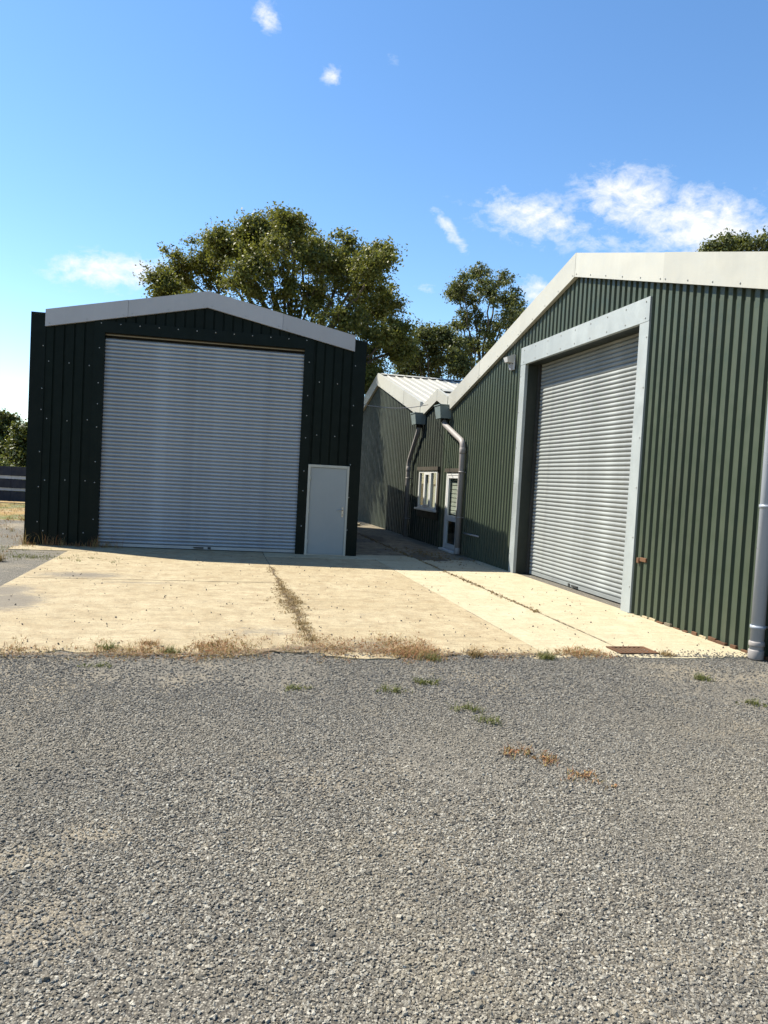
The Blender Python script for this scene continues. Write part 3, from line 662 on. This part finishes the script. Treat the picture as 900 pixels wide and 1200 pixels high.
# ------------------------------------------------------------------ trees
def leaf_cloud(centers, radii, counts, size, rs, flat=.75, up=.35, aspect=.55):
    """many small kite-shaped leaves spread through clumps -> verts, quads (numpy)"""
    C = np.repeat(centers, counts, axis=0); Rr = np.repeat(radii, counts)
    n = len(C)
    d = rs.normal(size=(n, 3)); d /= np.linalg.norm(d, axis=1)[:, None]
    rr = Rr*np.minimum(np.abs(rs.normal(size=n))*.55+.12, 1.2); P = C + d*rr[:, None]*np.array([1, 1, flat])
    nrm = d*.6 + rs.normal(size=(n, 3))*.7 + np.array([0, 0, up]); nrm /= np.linalg.norm(nrm, axis=1)[:, None]
    t = rs.normal(size=(n, 3)); t -= nrm*(t*nrm).sum(1)[:, None]; t /= np.linalg.norm(t, axis=1)[:, None]
    b = np.cross(nrm, t); s = size*(.6+.8*rs.random(n))[:, None]
    fold = nrm*s*.18
    V = np.stack([P - t*s, P - b*s*aspect + fold, P + t*s, P + b*s*aspect + fold], 1).reshape(-1, 3)
    return V
def leaf_mesh(name, V, mat, parent):
    n = len(V)//4; me = bpy.data.meshes.new(name); me.vertices.add(len(V)); me.vertices.foreach_set('co', V.astype(np.float32).ravel())
    me.loops.add(4*n); me.loops.foreach_set('vertex_index', np.arange(4*n, dtype=np.int32)); me.polygons.add(n)
    me.polygons.foreach_set('loop_start', np.arange(0, 4*n, 4, dtype=np.int32)); me.update(calc_edges=True); me.validate()
    me.materials.append(M[mat]); o = bpy.data.objects.new(name, me); COL.objects.link(o); o.parent = parent; return o
def limb(A, p, q, r0, r1, rnd, seg=6, wob=.08, n=5):
    p = Vector(p); q = Vector(q); L = (q-p).length; pts = []
    for i in range(n+1):
        t = i/n; w = wob*L*math.sin(math.pi*t); pts.append(p.lerp(q, t) + Vector((rnd.uniform(-1, 1)*w, rnd.uniform(-1, 1)*w, rnd.uniform(-.3, 1)*w)))
    V, Fc = tube_geo(pts, [r0+(r1-r0)*i/n for i in range(n+1)], seg); k = len(A[0]); A[0].extend(V); A[1].extend([tuple(i+k for i in f) for f in Fc]); return pts
def tree(name, label, base, trunk_top, lobes, leafmat, nsub, nleaf, lsize, seed, trunk_r=.3, group=None, subr=(.45, .8)):
    """base: ground point; lobes: list of (x,y,z,r) relative to base"""
    rnd = random.Random(seed); rs = np.random.RandomState(seed)
    root = empty(name, base); tag(root, label, 'tree', group)
    A = ([], []); top = Vector((0, 0, trunk_top))
    tp = limb(A, (0, 0, -.1), top, trunk_r, trunk_r*.62, rnd, 10, .025, 6)
    cs, rd = [], []
    for (x, y, z, r) in lobes:
        c = Vector((x, y, z)); st = tp[rnd.choice([-1, -2, -1, -3])]
        mid = st.lerp(c, .5) + Vector((0, 0, .12*(c-st).length)); r0 = trunk_r*rnd.uniform(.25, .42)
        limb(A, st, mid, r0, r0*.6, rnd, 6, .05, 4); limb(A, mid, c, r0*.6, .035, rnd, 5, .06, 4)
        for k in range(nsub):
            d = Vector((rnd.gauss(0, 1), rnd.gauss(0, 1), rnd.gauss(0, 1))).normalized(); s_ = c + d*r*(rnd.random()**.45)*rnd.choice([.8, .95, 1.05, 1.12, 1.3])
            cs.append(s_); rd.append(rnd.uniform(*subr)*rnd.choice([.7, 1, 1]))
            if k % 2 == 0: limb(A, c.lerp(mid, .15), s_, .028, .008, rnd, 3, .06, 3)
    mesh('trunk', A[0], A[1], 'bark', root, True)
    cnt = [max(6, int(nleaf*(q/np.mean(subr))**2*rnd.uniform(.55, 1.35))) for q in rd]
    leaf_mesh('crown', leaf_cloud(np.array([tuple(c) for c in cs]), np.array(rd), cnt, lsize, rs), leafmat, root)
    return root
def px2lobes(lst, base, depth, seed, ry=.55):
    """silhouette lobes given as seen from the yard, turned into metres at the tree's own distance with real depth spread"""
    rnd = random.Random(seed); out = []
    for (px, py, pr) in lst:
        d = pixdir(px, py); dist = depth + rnd.uniform(-1, 1)*ry*3.2; t = dist/d.y; P = Vector((0, 0, CAM_H)) + d*t
        out.append((P.x-base[0], P.y-base[1], P.z-base[2], pr/F_PX*dist))
    return out
B1 = (-4.6, 34.3, 0)
big = [(190, 335, 16), (212, 318, 22), (240, 300, 26), (262, 285, 20), (285, 290, 26), (310, 282, 26), (335, 276, 24), (360, 290, 24), (330, 310, 34), (290, 325, 34), (250, 335, 32), (385, 300, 24), (410, 305, 22), (440, 312, 18), (430, 335, 28),
       (395, 335, 34), (360, 345, 34), (450, 355, 20), (435, 375, 30), (400, 380, 34), (462, 392, 20), (440, 410, 26), (415, 425, 26), (470, 408, 14), (320, 360, 36), (280, 370, 34), (230, 370, 30), (350, 400, 36), (300, 420, 36), (380, 430, 36), (340, 450, 34), (430, 445, 20), (340, 262, 14), (300, 268, 12), (445, 300, 10)]
tree('oak_tree', 'broad olive-leaved tree rising behind the dark shed roof', B1, 4.6, px2lobes(big, B1, 34.3, 1, .95), 'leaf_oak', 30, 190, .068, 5, .40, None, (.38, .74))
B2 = (5.6, 46, 0)
t2 = [(560, 320, 13), (585, 325, 15), (540, 335, 12), (575, 345, 22), (600, 350, 14), (605, 370, 16), (555, 360, 16), (585, 375, 24), (560, 385, 20), (535, 345, 9), (600, 390, 14), (575, 405, 20), (550, 405, 14), (540, 380, 12), (590, 415, 12)]
tree('ash_tree', 'slender open-crowned tree standing beyond the far off-white roof', B2, 7.6, px2lobes(t2, B2, 46, 2, .55), 'leaf_dark', 16, 130, .075, 9, .26, None, (.35, .68))
B3 = (2.6, 44, 0)
t3 = [(500, 395, 13), (515, 410, 18), (490, 415, 16), (480, 430, 16), (505, 432, 20), (530, 425, 16), (545, 435, 12), (470, 420, 10), (520, 392, 9), (535, 405, 10)]
tree('bushy_tree', 'low bushy tree between the broad tree and the slender one', B3, 4.0, px2lobes(t3, B3, 44, 3, .4), 'leaf_dark', 18, 150, .08, 12, .2, None, (.45, .75))
B4 = (21.5, 46, 0)
t4 = [(832, 292, 7), (850, 288, 9), (868, 286, 10), (885, 285, 11), (905, 286, 14), (860, 305, 18), (890, 310, 22), (920, 300, 18), (840, 310, 12), (880, 340, 34), (910, 350, 34), (850, 350, 28)]
tree('far_tree', 'tree top just showing over the near warehouse verge', B4, 8.0, px2lobes(t4, B4, 46, 4, .5), 'leaf_dark', 10, 110, .10, 15, .3, None, (.4, .8))
# hedge trees and low hedge by the fence at far left
def bush(name, label, cat, x, y, w, d, h, mat, seed, n, nleaf, lsize, group=None, z0=.2):
    rnd = random.Random(seed); rs = np.random.RandomState(seed); root = empty(name, (x, y, 0)); tag(root, label, cat, group)
    A = ([], []); cs = []; rd = []
    for k in range(n):
        a = rnd.uniform(0, 6.28); q = rnd.random()**.5; t = rnd.random()**.7; s_ = 1-.45*t**2.5
        c = Vector((math.cos(a)*q*w*s_, math.sin(a)*q*d*s_, z0+t*(h-z0)*(rnd.uniform(.85, 1.0)))); cs.append(c); rd.append(rnd.uniform(.3, .55))
        if k % 5 == 0: limb(A, (rnd.uniform(-.3, .3)*w, rnd.uniform(-.3, .3)*d, -.05), c, .05, .012, rnd, 4, .05, 3)
    mesh('stems', A[0], A[1], 'bark', root, True)
    leaf_mesh('foliage', leaf_cloud(np.array([tuple(c) for c in cs]), np.array(rd), [int(nleaf*rnd.uniform(.6, 1.3)) for _ in cs], lsize, rs), mat, root)
for k, (x, y, w, h, lab) in enumerate(((-21.6, 41, 1.7, 4.6, 'tall bush farthest left behind the black board fence'), (-19.2, 39.6, 1.3, 4.0, 'dark rounded bush behind the fence, nearest the shed'))):
    bush('bush', lab, 'bush', x, y, w, 1.5, h, 'leaf_hedge', 30+k, 170, 90, .085, 'bushes behind the fence')
for k, x in enumerate((-19.5,)):
    bush('hedge', 'light green low hedge just above the fence boards', 'hedge', x, 34.2, 2.9, .6, 2.05, 'leaf_light', 50+k, 240, 80, .06)
# fence
FN = empty('board_fence', (-23.5, 31.2, 0), .12); tag(FN, 'dark board fence with pale rails beside the shed at far left', 'fence')
for k in range(6): box('post', k*2.4-.06, k*2.4+.06, .03, .15, 0, 1.5, 'black_board', FN)
for k in range(5):
    for z0, z1 in ((1.10, 1.50), (.56, .94), (.0, .42)): box('board', k*2.4+.003, k*2.4+2.397, -.01, .025, z0+.02, z1+.02, 'black_board', FN, .004)
    for z0, z1 in ((.96, 1.10), (.44, .56)): box('rail', k*2.4+.003, k*2.4+2.397, .026, .05, z0+.022, z1+.018, 'pale_board', FN)

# ------------------------------------------------------------------ stones
def stones(name, label, cat, P, S, Rt, mat, seed, sub=1, flat=.62):
    n = len(P); me = bpy.data.meshes.new(name); me.vertices.add(n); me.vertices.foreach_set('co', np.asarray(P, np.float32).ravel())
    me.attributes.new('s', 'FLOAT', 'POINT').data.foreach_set('value', np.asarray(S, np.float32))
    me.attributes.new('r', 'FLOAT_VECTOR', 'POINT').data.foreach_set('vector', np.asarray(Rt, np.float32).ravel())
    rs = np.random.RandomState(seed); me.attributes.new('k', 'INT', 'POINT').data.foreach_set('value', rs.randint(0, 6, n).astype(np.int32))
    me.update(); o = bpy.data.objects.new(name, me); COL.objects.link(o); tag(o, label, cat, None, 'stuff')
    ng = bpy.data.node_groups.new(name+'_nodes', 'GeometryNodeTree'); ng.interface.new_socket('Geometry', in_out='INPUT', socket_type='NodeSocketGeometry'); ng.interface.new_socket('Geometry', in_out='OUTPUT', socket_type='NodeSocketGeometry')
    N, L = ng.nodes, ng.links; gi = N.new('NodeGroupInput'); go = N.new('NodeGroupOutput')
    jn = N.new('GeometryNodeJoinGeometry')
    for v in range(6):
        ic = N.new('GeometryNodeMeshIcoSphere'); ic.inputs['Radius'].default_value = 1; ic.inputs['Subdivisions'].default_value = sub
        sp = N.new('GeometryNodeSetPosition'); ps = N.new('GeometryNodeInputPosition'); ad = N.new('ShaderNodeVectorMath'); ad.operation = 'ADD'; ad.inputs[1].default_value = (v*7.3+seed, v*3.1, v*5.7)
        nz_ = N.new('ShaderNodeTexNoise'); nz_.inputs['Scale'].default_value = .9; nz_.inputs['Detail'].default_value = 1
        sb = N.new('ShaderNodeVectorMath'); sb.operation = 'SUBTRACT'; sb.inputs[1].default_value = (.5, .5, .5)
        ml = N.new('ShaderNodeVectorMath'); ml.operation = 'SCALE'; ml.inputs['Scale'].default_value = 2.0
        L.new(ps.outputs[0], ad.inputs[0]); L.new(ad.outputs[0], nz_.inputs['Vector']); L.new(nz_.outputs['Color'], sb.inputs[0]); L.new(sb.outputs[0], ml.inputs[0]); L.new(ic.outputs[0], sp.inputs[0]); L.new(ml.outputs[0], sp.inputs['Offset'])
        tr = N.new('GeometryNodeTransform'); tr.inputs['Scale'].default_value = (1, (.7, .85, .6, .95, .75, .8)[v], flat*(.8, 1, 1.1, .7, .9, 1.2)[v]); L.new(sp.outputs[0], tr.inputs[0])
        ss = N.new('GeometryNodeSetShadeSmooth'); ss.inputs['Shade Smooth'].default_value = False; L.new(tr.outputs[0], ss.inputs[0])
        sm = N.new('GeometryNodeSetMaterial'); sm.inputs['Material'].default_value = M[mat]; L.new(ss.outputs[0], sm.inputs[0])
        g2 = N.new('GeometryNodeGeometryToInstance'); L.new(sm.outputs[0], g2.inputs[0]); L.new(g2.outputs[0], jn.inputs[0])
    ip = N.new('GeometryNodeInstanceOnPoints'); ip.inputs['Pick Instance'].default_value = True
    def attr(nm, t):
        a = N.new('GeometryNodeInputNamedAttribute'); a.data_type = t; a.inputs['Name'].default_value = nm; return a.outputs['Attribute']
    L.new(gi.outputs[0], ip.inputs['Points']); L.new(jn.outputs[0], ip.inputs['Instance']); L.new(attr('k', 'INT'), ip.inputs['Instance Index']); L.new(attr('r', 'FLOAT_VECTOR'), ip.inputs['Rotation']); L.new(attr('s', 'FLOAT'), ip.inputs['Scale'])
    L.new(ip.outputs[0], go.inputs[0]); md = o.modifiers.new('scatter', 'NODES'); md.node_group = ng
    me.materials.append(M[mat]); return o
rs = np.random.RandomState(4)
def vnoise(x, y, seed=0):
    r = np.random.RandomState(seed); v = np.zeros_like(x)
    for k in range(7):
        a = r.uniform(0, 6.28); f = r.uniform(.6, 3.2); v += np.sin((x*np.cos(a)+y*np.sin(a))*f*1.6 + r.uniform(0, 6.28))/(f**.5)
    return v/2.6
def gravel_pts(y0, y1, dens, half, smin, smax, pw):
    n = int((y1-y0)*2*half(y1)*dens); y = y0+(y1-y0)*rs.random(n); x = (rs.random(n)*2-1)*half(y1)
    k = np.abs(x) < half(y); x, y = x[k], y[k]
    xu = x-WX; yu = y-WY; uu = xu*CW+yu*SW; oo = -xu*SW+yu*CW
    edge = -.10 + np.where(oo > 5, .1, 0) + .05*np.sin(oo*2.3)
    keep = (uu < edge + .38*rs.random(len(x))**5) | (oo > 9.1)
    t = vnoise(x, y, 3); thin = np.clip((t-.35)*1.3, 0, .6); keep &= rs.random(len(x)) > thin
    for (sx_, sy_, rx, ry) in SAND:
        q = np.hypot((x-sx_)/rx, (y-sy_)/ry); keep &= rs.random(len(x)) > np.clip((1.25-q)*.6, 0, .33)
    x, y = x[keep], y[keep]; n = len(x)
    s = smin+(smax-smin)*rs.random(n)**pw; z = np.array([gz(a, b) for a, b in zip(x, y)]) + s*.25
    ou = (x-WX)*CW+(y-WY)*SW; of_ = -(x-WX)*SW+(y-WY)*CW; z = np.where((ou > -.1) & (of_ < 9.05), s*.35+.001, z)
    return np.stack([x, y, z], 1), s
parts = [gravel_pts(1.7, 4.0, 9800, lambda y: .62*y+.5, .0036, .0098, 1.7), gravel_pts(1.7, 4.5, 260, lambda y: .62*y+.5, .009, .0165, 2.4),
         gravel_pts(4.0, 6.0, 5600, lambda y: .62*y+.4, .0045, .0112, 1.7), gravel_pts(6.0, 8.8, 3000, lambda y: .62*y+.3, .006, .0135, 1.6)]
P = np.concatenate([a for a, _ in parts]); S = np.concatenate([b for _, b in parts])
stones('gravel', 'loose grey limestone gravel covering the yard foreground', 'gravel', P, S, rs.uniform(-.5, .5, (len(P), 3))*np.array([1, 1, 12.5]), 'stone', 3)
# grit and crumbs lying on the concrete
n = 2600; uu = rs.random(n)**1.3*9; oo = rs.random(n)*9
x = WX+uu*CW-oo*SW; y = WY+uu*SW+oo*CW; s = .0025+.012*rs.random(n)**6
stones('loose_grit', 'dark grit and crumbs strewn over the concrete apron', 'grit', np.stack([x, y, s*.3+.002], 1), s, rs.uniform(-3, 3, (n, 3)), 'grit', 8)

# ------------------------------------------------------------------ weeds
def blades(P, H, n_each, spread, lean, width, rs):
    """bunches of bent blades -> quads, two per blade"""
    V = []
    for (x, y, z), h in zip(P, H):
        k = max(2, int(n_each*rs.uniform(.6, 1.4)))
        a = rs.uniform(0, 6.283, k); hh = h*rs.uniform(.35, 1.15, k); ln = lean*rs.uniform(.2, 1.3, k)*hh
        bx = x+rs.normal(0, spread, k); by = y+rs.normal(0, spread, k); w = width*rs.uniform(.6, 1.4, k)
        dx, dy = np.cos(a), np.sin(a); px, py = -dy*w, dx*w
        mx, my, mz = bx+dx*ln*.35, by+dy*ln*.35, z+hh*.62; tx, ty, tz = bx+dx*ln, by+dy*ln, z+hh*rs.uniform(.75, 1.0, k)
        zz = np.full(k, z)
        q1 = np.stack([np.stack([bx-px, by-py, zz], 1), np.stack([bx+px, by+py, zz], 1), np.stack([mx+px*.8, my+py*.8, mz], 1), np.stack([mx-px*.8, my-py*.8, mz], 1)], 1)
        q2 = np.stack([np.stack([mx-px*.8, my-py*.8, mz], 1), np.stack([mx+px*.8, my+py*.8, mz], 1), np.stack([tx+px*.15, ty+py*.15, tz], 1), np.stack([tx-px*.15, ty-py*.15, tz], 1)], 1)
        V.append(q1.reshape(-1, 3)); V.append(q2.reshape(-1, 3))
    return np.concatenate(V)
def weed_stuff(name, label, cat, pts, h, n_each, spread, lean, width, mat, seed, leaves=0, lsize=.012):
    r = np.random.RandomState(seed); pts = np.array(pts); H = h*(.35+1.3*r.random(len(pts))**2.2)
    V = blades(pts, H, n_each, spread, lean, width, r)
    if leaves:
        C = pts + np.stack([r.normal(0, spread, len(pts)), r.normal(0, spread, len(pts)), H*.45], 1)
        V = np.concatenate([V, leaf_cloud(C, np.maximum(H*.7, .02), [leaves]*len(pts), lsize, r, .6, .4)])
    o = leaf_mesh(name, V, mat, None); tag(o, label, cat, None, 'stuff'); return o
r = np.random.RandomState(21)
def edge_pts(n, o0, o1, du, su, seed):
    r = np.random.RandomState(seed); out = []
    while len(out) < n:
        o = r.uniform(o0, o1); d = .5+.5*math.sin(o*4.7+1)*math.sin(o*1.9+.4)
        if r.rand() > .06+1.1*d*d: continue
        u = du + r.normal(0, su); out.append((*w2(u, o), 0.0))
    return out
weed_stuff('dry_weeds', 'dry reddish brown weeds along the edge of the concrete', 'weeds', edge_pts(230, 1.9, 4.4, .03, .12, 1) + edge_pts(420, 3.7, 6.3, .30, .26, 2) + edge_pts(280, 5.6, 8.9, .08, .13, 3) + edge_pts(60, 6, 8.9, .3, .2, 4), .040, 13, .06, 1.9, .0019, 'dry', 31, 10, .007)
jp = []
for k in range(330):
    t = r.rand(); u = .6+t*6.3; dens = (.25 if u > 4.6 else 1.0) if u > 2.0 else .7
    if r.rand() > dens: continue
    wdt = .035+.075*math.exp(-((u-2.9)/.9)**2); jp.append((*w2(u, 5.07+r.normal(0, wdt)), 0))
weed_stuff('joint_weeds', 'withered weeds growing in the long joint of the apron', 'weeds', jp, .045, 17, .035, 1.5, .0021, 'dark_weed', 32, 9, .0075)
jp = []
for k in range(120): jp.append((*w2(r.uniform(2.5, 9), 1.55+r.normal(0, .012)), 0))
for k in range(170): jp.append((*w2(9.2+r.normal(.9, .9), .95+r.normal(0, .38)), 0))
for k in range(90): jp.append((*w2(r.uniform(9, 20), 1.55+r.normal(0, .05)), 0))
weed_stuff('alley_weeds', 'dead weeds and moss on the shaded alley concrete', 'weeds', jp, .022, 9, .03, 1.2, .003, 'dark_weed', 33, 12, .010)
jp = [(*s2(r.uniform(-.1, 2.0), -.05-abs(r.normal(0, .10))), 0.0) for k in range(70)]
weed_stuff('straw_weeds', 'straw coloured grass stalks at the foot of the shed', 'weeds', jp, .24, 7, .04, .8, .003, 'dry', 34)
jp = [(r.uniform(-12, -7.2), r.uniform(12.5, 29), -.03) for k in range(900)] + [(r.uniform(-20, -9), r.uniform(20, 31), -.05) for k in range(700)]
weed_stuff('dry_grass', 'patchy dry grass left of the shed', 'grass', jp, .10, 9, .07, .9, .005, 'dry', 35)
jp = [(r.normal(-8.6, 1.2), r.normal(14.4, .5), -.02) for k in range(160)] + [(r.normal(-6.5, .7), r.normal(13.7, .18), -.01) for k in range(120)]
weed_stuff('green_grass', 'short green grass on the gravel by the shed corner', 'grass', jp, .05, 9, .05, .9, .004, 'green_weed', 36)
# single tufts one can point at
tufts = [(-1.99, 7.04, .07, 'green_weed', 'green tuft at the concrete edge, third green clump from the left'), (-2.62, 7.07, .075, 'green_weed', 'bright green tuft at the concrete edge near the left'), (1.02, 7.62, .10, 'dark_weed', 'dark upright tuft at the concrete edge right of centre'),
         (1.79, 7.65, .09, 'green_weed', 'thin green weed at the concrete edge before the roller door'), (.12, 6.19, .05, 'green_weed', 'bright green low weed on the gravel at centre'), (.46, 6.47, .05, 'green_weed', 'green low weed on gravel just below the dry edge'),
         (.73, 5.78, .05, 'green_weed', 'flat green weed on gravel, right of centre'), (.90, 5.52, .05, 'green_weed', 'flat green weed on gravel nearest the middle of the yard'), (.97, 4.86, .045, 'dry', 'yellowish dry weed on the open gravel'),
         (1.18, 4.76, .035, 'dry', 'reddish dry weed beside the yellowish one'), (1.33, 4.5, .035, 'dry', 'straw coloured weed nearest the viewer'), (-.64, 6.12, .035, 'green_weed', 'small pale green weed on gravel left of centre'),
         (3.2, 7.16, .06, 'green_weed', 'yellow green tuft on gravel below the warehouse wall'), (3.3, 6.35, .05, 'green_weed', 'green weed on gravel at the right edge'), (3.25, 8.12, .07, 'dark_weed', 'small dark sprig at the concrete edge near the drainpipe'),
         (-2.3, 7.35, .07, 'dry', 'brown dry sprig standing on the slab at left'), (-2.45, 6.45, .04, 'green_weed', 'tiny green weed on gravel below the bright tuft'), (-6.75, 12.9, .14, 'dark_weed', 'dark spiky weed on the gravel left of the apron'), (.55, 7.35, .07, 'green_weed', 'fresh green tuft in the dry weeds at centre')]
for k, (x, y, h, mt, lab) in enumerate(tufts):
    rr = np.random.RandomState(100+k); root = empty('weed', (x, y, 0)); tag(root, lab, 'weed', 'weeds growing in the gravel and the joints')
    z = -.012 if mt != 'x' else 0; sp = .045 if h > .055 else .06; nb = 9 if h > .055 else 6
    V = blades([(rr.normal(0, sp), rr.normal(0, sp*.8), z) for _ in range(nb)], [h*1.15]*nb, 16, .025, 1.2, .0021, rr); leaf_mesh('stalks', V, mt, root)
    C = np.array([(rr.normal(0, sp), rr.normal(0, sp*.8), z+h*.35) for _ in range(nb)])
    leaf_mesh('leaves', leaf_cloud(C, np.full(nb, .032), [13]*nb, .009, rr, .5, .6), mt, root)
# dirt drifted into the alley and at the joints
def dirt(name, label, u, o, ru, ro, seed, mat='soil'):
    r = random.Random(seed); n = 36; V = [(*w2(u, o), .006)]; Fc = []
    for ring, (q, z) in enumerate(((.55, .006), (1, .0015))):
        for k in range(n):
            a = 6.2832*k/n; f = q*(1+.25*math.sin(3*a+seed)+r.uniform(-.22, .22)); V.append((*w2(u+math.cos(a)*ru*f, o+math.sin(a)*ro*f), z))
    for k in range(n):
        Fc.append((0, 1+k, 1+(k+1) % n)); Fc.append((1+k, 1+n+k, 1+n+(k+1) % n, 1+(k+1) % n))
    ob = mesh(name, V, Fc, mat, None); tag(ob, label, 'dirt', None, 'stuff')
dirt('dirt_patch', 'dark dirt and debris on the alley concrete by the glazed door', 9.6, 1.25, .75, .38, 2)
dirt('dirt_patch', 'dark damp dirt patch deeper in the alley', 14.9, 1.35, 1.1, .3, 5)
dirt('dirt_patch', 'dark dirt along the warehouse foot in the alley', 18.0, 1.75, 1.5, .12, 9)

def _humus():
    t = NT('brown crumbly soil'); n = t.noise(28, 8, .75); t.bump(n, 1., .02)
    t.p(col=t.ramp(n, (.3, (.07, .05, .027)), (.5, (.15, .105, .06)), (.7, (.26, .20, .125))), rough=.95)
    tr = t.n.new('ShaderNodeBsdfTransparent'); mx = t.n.new('ShaderNodeMixShader'); at = t.n.new('ShaderNodeAttribute'); at.attribute_name = 'cover'
    f = t.ramp(t.math('ADD', at.outputs['Fac'], t.noise(16, 8, .75)), (.72, 0), (.82, 1))
    t.l.new(f, mx.inputs[0]); t.l.new(tr.outputs[0], mx.inputs[1]); t.l.new(t.b.outputs[0], mx.inputs[2]); t.l.new(mx.outputs[0], t.out.inputs['Surface']); return t.m
M['humus'] = _humus()
def soil_strip(name, label, path, width, seed):
    """a thin crust of soil that feathers out at its rim"""
    r = random.Random(seed); V = []; Fc = []; cov = []; n = len(path)
    for i, ((u, o), w) in enumerate(zip(path, width)):
        a = path[max(0, i-1)]; b = path[min(n-1, i+1)]; d = Vector((b[0]-a[0], b[1]-a[1])).normalized(); nn = (-d.y, d.x)
        for k in range(5):
            t_ = k/2-1; ww = w*(1+r.uniform(-.25, .25)); V.append((*w2(u+nn[0]*t_*ww, o+nn[1]*t_*ww), .0055+.004*(1-abs(t_)))); cov.append((.36*(1-abs(t_)**1.5)-.04) if 0 < i < n-1 else -.1)
    for i in range(n-1):
        for k in range(4): Fc.append((i*5+k, i*5+k+1, i*5+k+6, i*5+k+5))
    ob = mesh(name, V, Fc, 'humus'); a = ob.data.attributes.new('cover', 'FLOAT', 'POINT'); a.data.foreach_set('value', cov); tag(ob, label, 'soil', None, 'stuff')
soil_strip('joint_soil', 'brown soil filling the weedy long joint of the apron', [(.2+k*.3, 5.07+.03*math.sin(k*1.7)) for k in range(25)], [.045+.11*math.exp(-((.2+k*.3-2.9)/.9)**2) for k in range(25)], 1)
soil_strip('edge_soil', 'brown soil along the broken front edge of the concrete', [(.02+(.26*math.exp(-((o-5.0)/.8)**2)), o) for o in [1.8+k*.2 for k in range(38)]], [.12+.05*math.sin(k*1.3)+.30*math.exp(-((1.8+k*.2-5.0)/.8)**2) for k in range(38)], 2)
soil_strip('seam_soil', 'thin dark soil in the joint before the roller door', [(.3+k*.4, 1.55) for k in range(48)], [.035+.02*math.sin(k*2.1) for k in range(48)], 3)
